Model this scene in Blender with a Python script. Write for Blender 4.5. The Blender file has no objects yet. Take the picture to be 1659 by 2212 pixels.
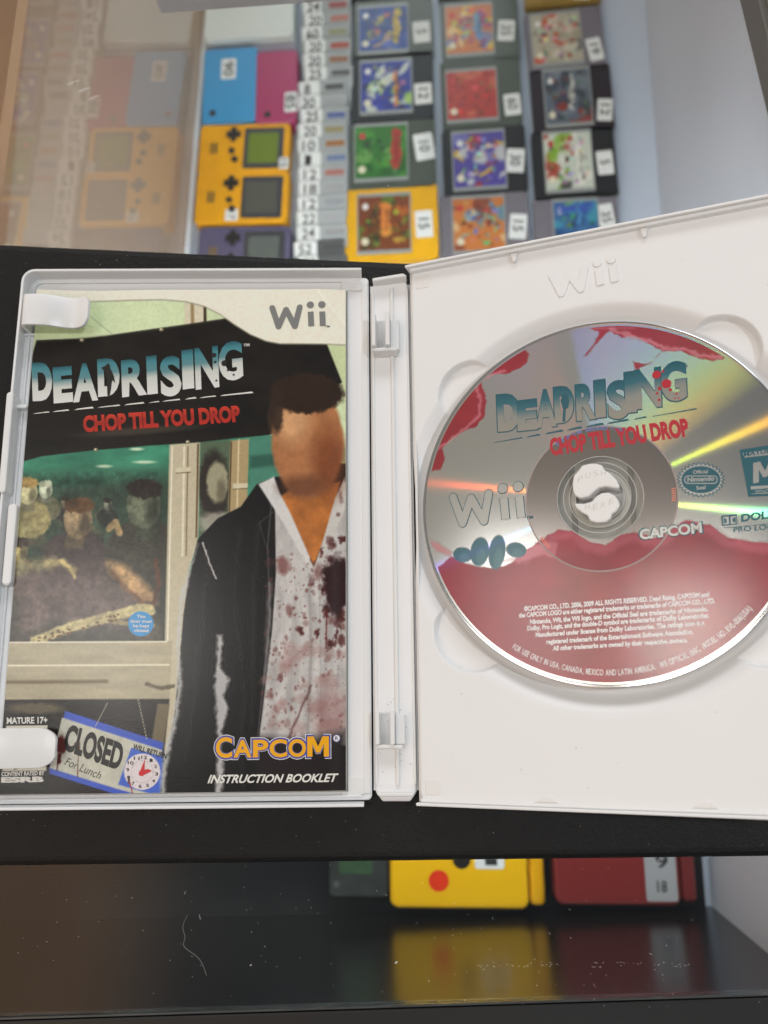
import bpy, math, random
import numpy as np
from mathutils import Vector, Matrix, Euler
random.seed(4); rng = np.random.default_rng(4)
S = 0.001                                    # everything below is modelled in millimetres
sc = bpy.context.scene
COL = sc.collection

# ------------------------------------------------------------------ camera, world, light
cd = bpy.data.cameras.new('camera'); cam = bpy.data.objects.new('camera', cd); COL.objects.link(cam)
cam.location = (20.343*S, -58.839*S, 295.683*S)
cam.rotation_euler = (0.2078214, 0.0816561, -0.0100778)
cd.sensor_fit = 'HORIZONTAL'; cd.sensor_width = 36.0; cd.lens = 1832.0/1659*36
cd.clip_start = 0.01; cd.clip_end = 50
cd.dof.use_dof = True; cd.dof.focus_distance = 0.287; cd.dof.aperture_fstop = 12.0
sc.camera = cam
sc.view_settings.view_transform = 'Standard'; sc.view_settings.look = 'None'
sc.view_settings.exposure = 0.13; sc.view_settings.gamma = 1.0
w = bpy.data.worlds.new('World'); sc.world = w; w.use_nodes = True
wn = w.node_tree; bg = wn.nodes['Background']
bg.inputs[1].default_value = 1.0
wtc = wn.nodes.new('ShaderNodeTexCoord'); wsx = wn.nodes.new('ShaderNodeSeparateXYZ'); wn.links.new(wtc.outputs['Generated'], wsx.inputs[0])
wmr = wn.nodes.new('ShaderNodeMapRange'); wmr.interpolation_type = 'SMOOTHSTEP'   # warm timber wall of the shop to the left, cooler room elsewhere
wmr.inputs['From Min'].default_value = -.20; wmr.inputs['From Max'].default_value = -.36; wn.links.new(wsx.outputs[0], wmr.inputs[0])
wns = wn.nodes.new('ShaderNodeTexNoise'); wns.inputs['Scale'].default_value = 3.5; wn.links.new(wtc.outputs['Generated'], wns.inputs['Vector'])
wmx = wn.nodes.new('ShaderNodeMix'); wmx.data_type = 'RGBA'; wmx.inputs[6].default_value = (.21, .22, .235, 1); wmx.inputs[7].default_value = (.50, .46, .41, 1)
wn.links.new(wmr.outputs[0], wmx.inputs[0]); wm2 = wn.nodes.new('ShaderNodeMix'); wm2.data_type = 'RGBA'; wm2.blend_type = 'MULTIPLY'; wm2.inputs[0].default_value = .6
wn.links.new(wmx.outputs[2], wm2.inputs[6]); wn.links.new(wns.outputs['Fac'], wm2.inputs[7]); 
def wmath(op, a, b_):
    n = wn.nodes.new('ShaderNodeMath'); n.operation = op; n.use_clamp = True
    for i, v in enumerate((a, b_)):
        if isinstance(v, (int, float)): n.inputs[i].default_value = v
        else: wn.links.new(v, n.inputs[i])
    return n.outputs[0]
def wstep(sock, a, b_):
    n = wn.nodes.new('ShaderNodeMapRange'); n.interpolation_type = 'SMOOTHSTEP'; n.inputs['From Min'].default_value = a; n.inputs['From Max'].default_value = b_
    wn.links.new(sock, n.inputs[0]); return n.outputs[0]
# warm bright patches added to the room, reflecting as brown haze in the glass
wp = wmath('MULTIPLY', wstep(wsx.outputs[0], -.27, -.40), wmath('MULTIPLY', wstep(wsx.outputs[2], .45, .6), wmath('ADD', wstep(wsx.outputs[1], -.06, -.16), wstep(wsx.outputs[1], .44, .56))))
wm3 = wn.nodes.new('ShaderNodeMix'); wm3.data_type = 'RGBA'; wn.links.new(wp, wm3.inputs[0]); wn.links.new(wm2.outputs[2], wm3.inputs[6]); wm3.inputs[7].default_value = (1.15, .72, .44, 1)
wn.links.new(wm3.outputs[2], bg.inputs[0])

def area(name, loc, target, sx, sy, power, col=(1, 1, 1), shape='RECTANGLE'):
    l = bpy.data.lights.new(name, 'AREA'); l.shape = shape; l.size = sx*S; l.size_y = sy*S
    l.energy = power; l.color = col
    o = bpy.data.objects.new(name, l); COL.objects.link(o)
    o.location = Vector(loc)*S
    o.rotation_euler = (Vector(target)-Vector(loc)).to_track_quat('-Z', 'Y').to_euler()
    return o
area('ceiling_panel_light', (-900, 90, 1800), (0, 0, 0), 480, 300, 1.7, (1, .97, .94))
area('back_ceiling_light', (350, 2900, 2000), (0, 100, -100), 3000, 900, 46, (.96, .98, 1))
area('front_fill_light', (300, -1500, 1900), (0, 0, 0), 1200, 500, 4.5, (1, .98, .95))  # weak overhead fill added behind the camera, no fixture there
area('side_ceiling_light', (-480, 60, 1800), (0, 0, 0), 280, 240, 2.3, (1, .96, .9))
area('spot_light_low', (-2560, -25, 1440), (60, 0, 0), 90, 90, 5.0, (1, .97, .92), 'DISK')
area('spot_light_high', (935, 102, 1537), (60, 0, 0), 60, 60, 6.0, (.97, .99, 1), 'DISK')

# ------------------------------------------------------------------ helpers
def lin(c):
    c = np.asarray(c, float)/255.0
    return np.where(c <= .04045, c/12.92, ((c+.055)/1.055)**2.4)
def L3(c, k=1.0):
    v = np.clip(lin(c)*k, 0, .92); return (float(v[0]), float(v[1]), float(v[2]), 1)

def mat(name, col, rough=.5, spec=.5, metal=0., coat=0., noise=0., nscale=300., bump=0., bscale=2000., bdist=.0001, coatrough=.05, trans=0., dark=None):
    m = bpy.data.materials.new(name); m.use_nodes = True; nt = m.node_tree; b = nt.nodes['Principled BSDF']
    b.inputs['Roughness'].default_value = rough; b.inputs['Specular IOR Level'].default_value = spec
    b.inputs['Metallic'].default_value = metal; b.inputs['Coat Weight'].default_value = coat
    b.inputs['Coat Roughness'].default_value = coatrough
    b.inputs['Base Color'].default_value = col
    tc = nt.nodes.new('ShaderNodeTexCoord')
    if noise:
        n = nt.nodes.new('ShaderNodeTexNoise'); n.inputs['Scale'].default_value = nscale; n.inputs['Detail'].default_value = 5
        nt.links.new(tc.outputs['Object'], n.inputs['Vector'])
        mx = nt.nodes.new('ShaderNodeMix'); mx.data_type = 'RGBA'
        d = dark or tuple(c*(1-noise) for c in col[:3])+(1,)
        mx.inputs[6].default_value = d; mx.inputs[7].default_value = col
        nt.links.new(n.outputs['Fac'], mx.inputs[0]); nt.links.new(mx.outputs[2], b.inputs['Base Color'])
    if bump:
        n2 = nt.nodes.new('ShaderNodeTexNoise'); n2.inputs['Scale'].default_value = bscale; n2.inputs['Detail'].default_value = 3
        nt.links.new(tc.outputs['Object'], n2.inputs['Vector'])
        bp = nt.nodes.new('ShaderNodeBump'); bp.inputs['Strength'].default_value = bump; bp.inputs['Distance'].default_value = bdist
        nt.links.new(n2.outputs['Fac'], bp.inputs['Height']); nt.links.new(bp.outputs[0], b.inputs['Normal'])
    return m

def mesh_obj(name, verts, faces, m, parent=None, loc=None, rot=None, bevel=0., smooth=False, seg=2):
    me = bpy.data.meshes.new(name)
    me.from_pydata([(a*S, b*S, c*S) for a, b, c in verts], [], faces); me.update()
    if m: me.materials.append(m)
    if smooth:
        for p in me.polygons: p.use_smooth = True
    o = bpy.data.objects.new(name, me); COL.objects.link(o)
    if parent: o.parent = parent
    if loc is not None: o.location = Vector(loc)*S
    if rot is not None: o.rotation_euler = rot
    if bevel:
        b = o.modifiers.new('bevel', 'BEVEL'); b.width = bevel*S; b.segments = seg; b.limit_method = 'ANGLE'; b.angle_limit = .6
        b.harden_normals = False
    return o
def empty(name, loc=(0, 0, 0), rot=(0, 0, 0)):
    o = bpy.data.objects.new(name, None); COL.objects.link(o); o.location = Vector(loc)*S; o.rotation_euler = rot
    o.empty_display_size = .01
    return o
def tag(o, label=None, cat=None, group=None, kind=None):
    if label: o['label'] = label
    if cat: o['category'] = cat
    if group: o['group'] = group
    if kind: o['kind'] = kind
    return o

class MB:
    def __init__(s): s.v = []; s.f = []
    def add(s, v, f):
        n = len(s.v); s.v += [tuple(q) for q in v]; s.f += [tuple(i+n for i in q) for q in f]; return s
    def box(s, x0, x1, y0, y1, z0, z1):
        v = [(x0, y0, z0), (x1, y0, z0), (x1, y1, z0), (x0, y1, z0), (x0, y0, z1), (x1, y0, z1), (x1, y1, z1), (x0, y1, z1)]
        return s.add(v, [(3, 2, 1, 0), (4, 5, 6, 7), (0, 1, 5, 4), (1, 2, 6, 5), (2, 3, 7, 6), (3, 0, 4, 7)])
    def prism(s, pts, z0, z1):
        a = sum(pts[i][0]*pts[(i+1) % len(pts)][1]-pts[(i+1) % len(pts)][0]*pts[i][1] for i in range(len(pts)))
        if a < 0: pts = pts[::-1]
        n = len(pts); v = [(x, y, z0) for x, y in pts]+[(x, y, z1) for x, y in pts]
        f = [tuple(range(n-1, -1, -1)), tuple(range(n, 2*n))]+[(i, (i+1) % n, n+(i+1) % n, n+i) for i in range(n)]
        return s.add(v, f)
    def wall(s, pts, t, z0, z1):             # a wall of thickness t to the left of an open path
        P = [np.array(p, float) for p in pts]; n = len(P); off = []
        for i in range(n):
            d = []
            if i > 0: e = P[i]-P[i-1]; d.append(np.array([-e[1], e[0]])/np.linalg.norm(e))
            if i < n-1: e = P[i+1]-P[i]; d.append(np.array([-e[1], e[0]])/np.linalg.norm(e))
            m = sum(d); m = m/np.linalg.norm(m); off.append(P[i]+m*t/max(.3, m@d[0]))
        v = [];
        for p, q in zip(P, off): v += [(p[0], p[1], z0), (q[0], q[1], z0), (q[0], q[1], z1), (p[0], p[1], z1)]
        f = [(0, 3, 2, 1), (4*n-4, 4*n-3, 4*n-2, 4*n-1)]
        for i in range(n-1):
            a = 4*i; b = a+4
            f += [(a, a+1, b+1, b), (a+1, a+2, b+2, b+1), (a+2, a+3, b+3, b+2), (a+3, a, b, b+3)]
        return s.add(v, f)
    def ring(s, r0, r1, z0, z1, n=96, cx=0, cy=0):
        v = []
        for i in range(n):
            a = 2*math.pi*i/n; c, d = math.cos(a), math.sin(a)
            v += [(cx+r0*c, cy+r0*d, z0), (cx+r1*c, cy+r1*d, z0), (cx+r1*c, cy+r1*d, z1), (cx+r0*c, cy+r0*d, z1)]
        f = []
        for i in range(n):
            a = 4*i; b = 4*((i+1) % n)
            f += [(a, b, b+1, a+1), (a+1, b+1, b+2, a+2), (a+2, b+2, b+3, a+3), (a+3, b+3, b, a)]
        return s.add(v, f)
    def build(s, name, m, parent=None, **k): return mesh_obj(name, s.v, s.f, m, parent, **k)

def rrect(x0, x1, y0, y1, r, n=6):
    out = []
    for cx, cy, a0 in ((x1-r, y1-r, 0), (x0+r, y1-r, 90), (x0+r, y0+r, 180), (x1-r, y0+r, 270)):
        for i in range(n+1):
            a = math.radians(a0+90*i/n); out.append((cx+r*math.cos(a), cy+r*math.sin(a)))
    return out
def circle(cx, cy, rx, ry=None, n=40): 
    ry = ry or rx; return [(cx+rx*math.cos(2*math.pi*i/n), cy+ry*math.sin(2*math.pi*i/n)) for i in range(n)]

# ---- 2-D text as flat meshes
_tc = {}; CAP = .7
def text2d(s, bold=0., shear=0.):
    k = (s, bold, shear)
    if k in _tc: return _tc[k]
    if s == 'M':                              # heavy block M
        v = np.array([(0, 0), (0, 1), (.29, 1), (.5, .50), (.71, 1), (1, 1), (1, 0), (.76, 0), (.76, .62), (.585, .20), (.415, .20), (.24, .62), (.24, 0)], float)
        v[:, 0] *= .8; v = v*CAP*(1+0*bold)+np.array([0, 0]); v[:, 1] = v[:, 1]*(CAP+1.8*max(bold, 0))/CAP-.9*max(bold, 0)
        _tc[k] = (v, [(0, 1, 2, 11), (0, 11, 12), (2, 3, 9, 10), (2, 10, 11), (3, 4, 8, 9), (4, 5, 6, 8), (8, 6, 7)]); return _tc[k]
    cu = bpy.data.curves.new('t', 'FONT'); cu.body = s; cu.offset = bold; cu.shear = shear; cu.fill_mode = 'FRONT'; cu.resolution_u = 4
    cu.dimensions = '2D'
    o = bpy.data.objects.new('t', cu); COL.objects.link(o)
    dg = bpy.context.evaluated_depsgraph_get(); dg.update()
    me = bpy.data.meshes.new_from_object(o.evaluated_get(dg))
    v = np.array([p.co[:2] for p in me.vertices]); f = [tuple(p.vertices) for p in me.polygons]
    bpy.data.objects.remove(o); bpy.data.curves.remove(cu); bpy.data.meshes.remove(me)
    _tc[k] = (v, f); return v, f
_capv, _ = text2d('H', 0.); CAP = _capv[:, 1].max()

# ---- planes: photo pixel (1659-px wide) -> mm on the booklet plane / the disc plane
HL = [0.18574129109365148, -0.001341599546152152, -147.69594097790673, -0.001464195079885553, -0.18948426884909436, 214.18754756526891, -6.825857388095201e-06, 0.00013183587207438974, 1.0]
HR = [0.2489472933771375, -0.004124013520091709, -215.50852009470393, -0.020536570119984405, -0.2396585179556169, 286.8303684617499, 0.00030888026658303737, 0.0001628198064892027, 1.0]
DC = (65.2, 1.5)                             # disc centre on the right leaf
def hom(H, p):
    x, y = p; d = H[6]*x+H[7]*y+H[8]; return np.array([(H[0]*x+H[1]*y+H[2])/d, (H[3]*x+H[4]*y+H[5])/d])
def PL(x, y): return hom(HL, (x, y))
def PD(x, y): return hom(HR, (x, y))-np.array(DC)

class Print:                                  # flat lettering on a surface; z rises a hair per layer
    def __init__(s, zf): s.v = []; s.f = []; s.uv = []; s.zf = zf
    def tri2(s, v2, f, dz=0., uv=None):
        n = len(s.v)
        for i, p in enumerate(v2):
            s.v.append((p[0], p[1], s.zf(p[0], p[1])+dz)); s.uv.append(uv[i] if uv is not None else (0, 0))
        s.f += [tuple(i+n for i in q) for q in f]
    def text(s, t, o, ex, ey, bold=0., shear=0., dz=0., fit=True):
        v, f = text2d(t, bold, shear)
        x0, x1 = v[:, 0].min(), v[:, 0].max(); y0, y1 = (0, CAP)
        if bold: y0 -= bold*.9; y1 += bold*.9
        a = (v[:, 0]-x0)/(x1-x0); b = (v[:, 1]-y0)/(y1-y0)
        o, ex, ey = map(np.asarray, (o, ex, ey))
        P = o[None]+a[:, None]*ex[None]+b[:, None]*ey[None]
        s.tri2(P, f, dz, list(zip(a, b)))
    def px(s, M, t, p0, p1, h, bold=0., shear=0., dz=0., lean=0.):
        a, b = M(*p0), M(*p1); c = M(p0[0]+lean, p0[1]-h)
        s.text(t, a, b-a, c-a, bold, shear, dz)
    def poly(s, pts, dz=0.): s.tri2(pts, [tuple(range(len(pts)))], dz)
    def stroke(s, pts, wd, dz=0., step=.004, cap=True):
        P = [np.array(p, float) for p in pts]
        for i in range(len(P)-1):
            d = P[i+1]-P[i]; d = d/np.linalg.norm(d); n = np.array([-d[1], d[0]])*wd/2
            s.poly([P[i]-n, P[i+1]-n, P[i+1]+n, P[i]+n], dz); dz += step
        if cap:
            for p in P: s.poly(circle(p[0], p[1], wd/2, n=14), dz); dz += step
    def build(s, name, m, parent=None, **k):
        o = mesh_obj(name, s.v, s.f, m, parent, **k)
        ul = o.data.uv_layers.new(name='letter'); idx = np.zeros(len(o.data.loops), np.int32)
        o.data.loops.foreach_get('vertex_index', idx); uv = np.array(s.uv, np.float32)[idx]
        ul.data.foreach_set('uv', uv.ravel()); return o

def console_logo(pr, o, ex, ey, grow=0., dz=0.):     # W and two i letters of round dots over bars
    def T(x, y): return np.asarray(o)+np.asarray(ex)*x+np.asarray(ey)*y
    k = float(np.linalg.norm(ex)); t = .105*k+grow
    pr.stroke([T(.055, .80), T(.155, .07), T(.30, .72), T(.445, .07), T(.545, .80)], t, dz, cap=True)
    z = dz+.04
    for x in (.735, .94):
        pr.stroke([T(x, .06), T(x, .62)], t*1.0, z, cap=False); z += .01
        c = T(x, .88); pr.poly(circle(c[0], c[1], .066*k+grow*.5, n=22), z); z += .01

# ---- a painter working in photo pixels, sampled on a grid of the surface
def grid_px(H, X, Y):                         # mm -> photo px
    Hm = np.linalg.inv(np.array(H).reshape(3, 3))
    d = Hm[2, 0]*X+Hm[2, 1]*Y+Hm[2, 2]
    return (Hm[0, 0]*X+Hm[0, 1]*Y+Hm[0, 2])/d, (Hm[1, 0]*X+Hm[1, 1]*Y+Hm[1, 2])/d
def vnoise(x, y, seed, octaves=4):
    r = np.random.default_rng(seed); T = r.random((64, 64)); out = 0; amp = 1; tot = 0
    for o in range(octaves):
        xi = np.floor(x).astype(int); yi = np.floor(y).astype(int); fx = x-xi; fy = y-yi
        fx = fx*fx*(3-2*fx); fy = fy*fy*(3-2*fy)
        a = T[yi % 64, xi % 64]; b = T[yi % 64, (xi+1) % 64]; c = T[(yi+1) % 64, xi % 64]; d = T[(yi+1) % 64, (xi+1) % 64]
        out = out+amp*((a*(1-fx)+b*fx)*(1-fy)+(c*(1-fx)+d*fx)*fy); tot += amp; amp *= .55; x = x*2.03+17.3; y = y*2.03+9.1
    return out/tot
class Canvas:
    def __init__(s, X, Y, base): s.X = X; s.Y = Y; s.c = np.ones(X.shape+(3,))*np.array(base, float); s.a = np.zeros(X.shape)
    def n(s, sc, seed, o=4, ax=1., ay=1., sel=None):
        X, Y = (s.X, s.Y) if sel is None else (s.X[sel], s.Y[sel])
        return vnoise(X/sc*ax+seed*7.7, Y/sc*ay+seed*3.3, seed, o)
    def put(s, m, col, alpha=1., sel=None):
        m = np.clip(m*alpha, 0, 1)
        if sel is not None:
            s.c[sel] = s.c[sel]*(1-m[:, None])+np.array(col, float)*m[:, None]; s.a[sel] = s.a[sel]*(1-m)+m; return
        s.c = s.c*(1-m[..., None])+np.array(col, float)*m[..., None]; s.a = s.a*(1-m)+m
    def mask(s, pts, soft=1., warp=0., wsc=12, seed=1):
        Q = np.array(pts, float); e = soft+warp+1
        sel = (s.X > Q[:, 0].min()-e) & (s.X < Q[:, 0].max()+e) & (s.Y > Q[:, 1].min()-e) & (s.Y < Q[:, 1].max()+e)
        out = np.zeros(s.X.shape); X, Y = s.X[sel], s.Y[sel]
        if not X.size: return out
        if warp:
            X = X+(s.n(wsc, seed, sel=sel)-.5)*2*warp; Y = Y+(s.n(wsc, seed+50, sel=sel)-.5)*2*warp
        ins = np.zeros(X.shape, bool); dist = np.full(X.shape, 1e9); n = len(pts)
        for i in range(n):
            x0, y0 = pts[i]; x1, y1 = pts[(i+1) % n]
            if y0 != y1:
                cnd = ((Y < y0) != (Y < y1)) & (X < (x1-x0)*(Y-y0)/(y1-y0)+x0); ins ^= cnd
            dx, dy = x1-x0, y1-y0; L = dx*dx+dy*dy+1e-9; t = np.clip(((X-x0)*dx+(Y-y0)*dy)/L, 0, 1)
            dist = np.minimum(dist, np.hypot(X-x0-t*dx, Y-y0-t*dy))
        sd = np.where(ins, dist, -dist); out[sel] = np.clip(sd/soft*.5+.5, 0, 1); return out
    def poly(s, pts, col, soft=1., alpha=1., **k): s.put(s.mask(pts, soft, **k), col, alpha)
    def ell(s, cx, cy, rx, ry, col, soft=.1, alpha=1., rot=0., warp=0., wsc=10, seed=3):
        Rm = max(rx, ry)*(1+soft)+warp+1; sel = (np.abs(s.X-cx) < Rm) & (np.abs(s.Y-cy) < Rm)
        X, Y = s.X[sel]-cx, s.Y[sel]-cy
        if not X.size: return
        if warp: X = X+(s.n(wsc, seed, sel=sel)-.5)*2*warp; Y = Y+(s.n(wsc, seed+9, sel=sel)-.5)*2*warp
        r = math.radians(rot); U = X*math.cos(r)+Y*math.sin(r); V = -X*math.sin(r)+Y*math.cos(r)
        d = np.hypot(U/rx, V/ry); s.put(np.clip((1-d)/soft+.5, 0, 1), col, alpha, sel)
    def line(s, pts, wd, col, soft=1.2, alpha=1., warp=0., wsc=10, seed=5):
        Q = np.array(pts, float); e = wd/2+soft+warp+1
        sel = (s.X > Q[:, 0].min()-e) & (s.X < Q[:, 0].max()+e) & (s.Y > Q[:, 1].min()-e) & (s.Y < Q[:, 1].max()+e)
        X, Y = s.X[sel], s.Y[sel]
        if not X.size: return
        if warp: X = X+(s.n(wsc, seed, sel=sel)-.5)*2*warp; Y = Y+(s.n(wsc, seed+9, sel=sel)-.5)*2*warp
        d = np.full(X.shape, 1e9)
        for (x0, y0), (x1, y1) in zip(pts[:-1], pts[1:]):
            dx, dy = x1-x0, y1-y0; t = np.clip(((X-x0)*dx+(Y-y0)*dy)/(dx*dx+dy*dy+1e-9), 0, 1)
            d = np.minimum(d, np.hypot(X-x0-t*dx, Y-y0-t*dy))
        s.put(np.clip((wd/2-d)/soft+.5, 0, 1), col, alpha, sel)
    def mod(s, f, m=None):
        f = f[..., None]; s.c = s.c*(f if m is None else 1+(f-1)*m[..., None])

def grid_obj(name, X, Y, Z, rgb, m, parent=None, alpha=None, keep=None, loc=None, rot=None, smooth=True):
    ny, nx = X.shape; v = np.stack([X, Y, Z], -1).reshape(-1, 3)*S
    i = np.arange(nx*ny).reshape(ny, nx); q = np.stack([i[:-1, :-1], i[:-1, 1:], i[1:, 1:], i[1:, :-1]], -1).reshape(-1, 4)
    if keep is not None: q = q[keep.reshape(-1)]
    me = bpy.data.meshes.new(name); me.vertices.add(len(v)); me.vertices.foreach_set('co', v.astype(np.float32).ravel())
    me.loops.add(len(q)*4); me.loops.foreach_set('vertex_index', q.astype(np.int32).ravel())
    me.polygons.add(len(q)); me.polygons.foreach_set('loop_start', np.arange(len(q), dtype=np.int32)*4)
    me.polygons.foreach_set('loop_total', np.full(len(q), 4, np.int32))
    me.update(calc_edges=True); me.validate()
    if smooth: me.polygons.foreach_set('use_smooth', np.ones(len(me.polygons), bool))
    if rgb is not None:
        at = me.color_attributes.new('ink', 'FLOAT_COLOR', 'POINT')
        al = np.ones(len(v)) if alpha is None else alpha.reshape(-1)
        at.data.foreach_set('color', np.concatenate([rgb.reshape(-1, 3), al[:, None]], 1).astype(np.float32).ravel())
    if m: me.materials.append(m)
    o = bpy.data.objects.new(name, me); COL.objects.link(o)
    if parent: o.parent = parent
    if loc is not None: o.location = Vector(loc)*S
    if rot is not None: o.rotation_euler = rot
    return o

def ink_mat(name, rough=.35, spec=.5, bump=0., bscale=900, bdist=.0001, coat=0.):
    m = mat(name, (1, 1, 1, 1), rough, spec, bump=bump, bscale=bscale, bdist=bdist, coat=coat)
    nt = m.node_tree; a = nt.nodes.new('ShaderNodeAttribute'); a.attribute_name = 'ink'
    nt.links.new(a.outputs['Color'], nt.nodes['Principled BSDF'].inputs['Base Color']); return m

def glass_mat(name, tint=(.95, .97, .96), ior=1.45, rough=0., haze=0., hazecol=(.5, .5, .5)):
    m = bpy.data.materials.new(name); m.use_nodes = True; nt = m.node_tree; nt.nodes.remove(nt.nodes['Principled BSDF'])
    out = nt.nodes['Material Output']; t = nt.nodes.new('ShaderNodeBsdfTransparent'); t.inputs[0].default_value = tint+(1,)
    g = nt.nodes.new('ShaderNodeBsdfGlossy'); g.inputs['Roughness'].default_value = rough
    fr = nt.nodes.new('ShaderNodeFresnel'); fr.inputs[0].default_value = ior
    mx = nt.nodes.new('ShaderNodeMixShader'); nt.links.new(g.outputs[0], mx.inputs[2])
    ge = nt.nodes.new('ShaderNodeNewGeometry'); iv = nt.nodes.new('ShaderNodeMath'); iv.operation = 'SUBTRACT'; iv.inputs[0].default_value = 1
    nt.links.new(ge.outputs['Backfacing'], iv.inputs[1]); mu = nt.nodes.new('ShaderNodeMath'); mu.operation = 'MULTIPLY'
    nt.links.new(fr.outputs[0], mu.inputs[0]); nt.links.new(iv.outputs[0], mu.inputs[1]); nt.links.new(mu.outputs[0], mx.inputs[0])
    src = t
    if haze:
        d = nt.nodes.new('ShaderNodeBsdfDiffuse'); d.inputs[0].default_value = hazecol+(1,)
        m2 = nt.nodes.new('ShaderNodeMixShader'); m2.inputs[0].default_value = haze
        nt.links.new(t.outputs[0], m2.inputs[1]); nt.links.new(d.outputs[0], m2.inputs[2]); src = m2
    nt.links.new(src.outputs[0], mx.inputs[1]); nt.links.new(mx.outputs[0], out.inputs[0]); return m

K = 1.12                                      # photo value -> surface colour
M_case = mat('white_case_plastic', (.86, .865, .87, 1), .38, .45, noise=.04, nscale=60, bump=.12, bscale=1800, bdist=.00006)
M_case2 = mat('white_case_plastic_clips', (.82, .82, .81, 1), .3, .5)
M_leather = mat('black_grained_board', (.0085, .0085, .009, 1), .42, .25, noise=.3, nscale=40)
nt = M_leather.node_tree; vo = nt.nodes.new('ShaderNodeTexVoronoi'); vo.inputs['Scale'].default_value = 800
nz = nt.nodes.new('ShaderNodeTexNoise'); nz.inputs['Scale'].default_value = 700; nz.inputs['Detail'].default_value = 4
tcn = nt.nodes.new('ShaderNodeTexCoord'); nt.links.new(tcn.outputs['Object'], nz.inputs['Vector'])
vm = nt.nodes.new('ShaderNodeVectorMath'); vm.operation = 'MULTIPLY_ADD'; vm.inputs[1].default_value = (.004, .004, .004)
nt.links.new(nz.outputs['Color'], vm.inputs[0]); nt.links.new(tcn.outputs['Object'], vm.inputs[2]); nt.links.new(vm.outputs[0], vo.inputs['Vector'])
ad = nt.nodes.new('ShaderNodeMath'); ad.operation = 'ADD'; nt.links.new(vo.outputs['Distance'], ad.inputs[0]); nt.links.new(nz.outputs['Fac'], ad.inputs[1])
bp = nt.nodes.new('ShaderNodeBump'); bp.inputs['Strength'].default_value = .9; bp.inputs['Distance'].default_value = .00018
nt.links.new(ad.outputs[0], bp.inputs['Height']); nt.links.new(bp.outputs[0], nt.nodes['Principled BSDF'].inputs['Normal'])

# ------------------------------------------------------------------ the counter (shop display case)
counter = tag(empty('display_counter'), 'glass topped shop display counter with a black grained board across it', 'display counter')
ZS = -250.
def board():
    pts = [(-420, 145.7), (6.7, 101.4), (420, 58.5), (420, -104.9), (118.2, -111.8), (-135.6, -116.0), (-420, -120.7)]
    return MB().prism(pts, -12, 0)
board().build('top_board', M_leather, counter, bevel=3.2, seg=4)
area('case_fill_light', (20, 40, -20), (20, 90, -250), 620, 14, 1.9, (.93, .96, 1.0))  # unseen fill lamp added under the board to brighten the case interior
M_glass = glass_mat('counter_glass', (.93, .955, .95), 1.56)
MB().prism([(-420, -179.0), (420, -140.9), (420, 760), (-420, 760)], -18, -12.4).build('glass_top', M_glass, counter)
M_edge = mat('glass_edge', (.10, .11, .11, 1), .15, .7, noise=.8, nscale=60)
mesh_obj('glass_edge', *(lambda b: (b.v, b.f))(MB().box(-420, 420, -161.2, -160.5, -17.5, -12.7)), M_edge, counter, rot=(0, 0, .0454), loc=(0, 0, 0), bevel=.25)
M_blackmetal = mat('black_metal', (.012, .012, .012, 1), .35, .5, bump=.3, bscale=500)
mesh_obj('front_rail', *(lambda b: (b.v, b.f))(MB().box(-420, 420, -330, -161.6, -18, -13.2)), M_blackmetal, counter, rot=(0, 0, .0454), bevel=.8)
M_shelf = mat('pale_shelf', (.55, .60, .70, 1), .3, .5, noise=.1, nscale=20)
MB().box(-420, 420, -260, 760, ZS-8, ZS).build('shelf', M_shelf, counter)
M_gloss = mat('black_gloss_wall', (.006, .006, .006, 1), .24, 1.0)
M_gloss.node_tree.nodes['Principled BSDF'].inputs['IOR'].default_value = 1.55
mesh_obj('front_panel', *(lambda b: (b.v, b.f))(MB().box(-420, 420, -4, 0, ZS+.5, -18.3)), M_gloss, counter, loc=(0, -188, 0), rot=(0, 0, .03))
M_white = mat('white_side_wall', (.60, .62, .68, 1), .35, .5, noise=.15, nscale=8)
mesh_obj('side_wall', *(lambda b: (b.v, b.f))(MB().box(0, 6, -250, 720, ZS+.5, -19)), M_white, counter, loc=(168.5, 20, 0), rot=(0, 0, -.012))
M_rail = mat('grey_green_rail', (.42, .44, .38, 1), .45, .4, noise=.1, nscale=30)
M_railg = mat('grey_rail_side', (.14, .14, .135, 1), .5, .4)
rr = mesh_obj('side_rail', *(lambda b: (b.v, b.f))(MB().box(3.2, 90, 105, 760, -12.2, 8)), M_rail, counter, loc=(167.0, 0, 0), rot=(0, 0, .105), bevel=.8)
MB().box(0, 3.0, 105, 760, -12.2, 2).build('rail_lip', M_railg, counter, loc=(167.0, 0, 0), rot=(0, 0, .105), bevel=.5)
M_side = glass_mat('side_glass', (.92, .80, .68), 2.1, 0.015, haze=.17, hazecol=(.80, .66, .54))  # brown haze and tint in the glass colour stand in for warm reflections
mesh_obj('side_glass', *(lambda b: (b.v, b.f))(MB().box(-5, 0, -395, 500, ZS+.5, -19)), M_side, counter, loc=(-160.5, 350, 0), rot=(0, 0, -.04))
M_strip = mat('pale_edge_strip', (.75, .80, .85, 1), .2, .6)
mesh_obj('edge_strip', *(lambda b: (b.v, b.f))(MB().box(0.3, 4.2, -420, 500, ZS+.2, ZS+5)), M_strip, counter, loc=(-160.5, 350, 0), rot=(0, 0, -.04), bevel=.6)
M_wood = mat('warm_wood', (.62, .37, .21, 1), .5, .4, noise=.45, nscale=6)
cab = MB().box(-330, -300, -500, 760, -700, -30).build('wooden_cabinet', M_wood)
tag(cab, 'warm brown wooden cabinet side seen through the counter end glass', 'cabinet')
# black mat on the front of the shelf
MB().box(-418, 163, -200, -40, ZS+.05, ZS+.18).build('shelf_mat', mat('black_shelf_mat', (.01, .01, .011, 1), .25, .4), counter)

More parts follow.
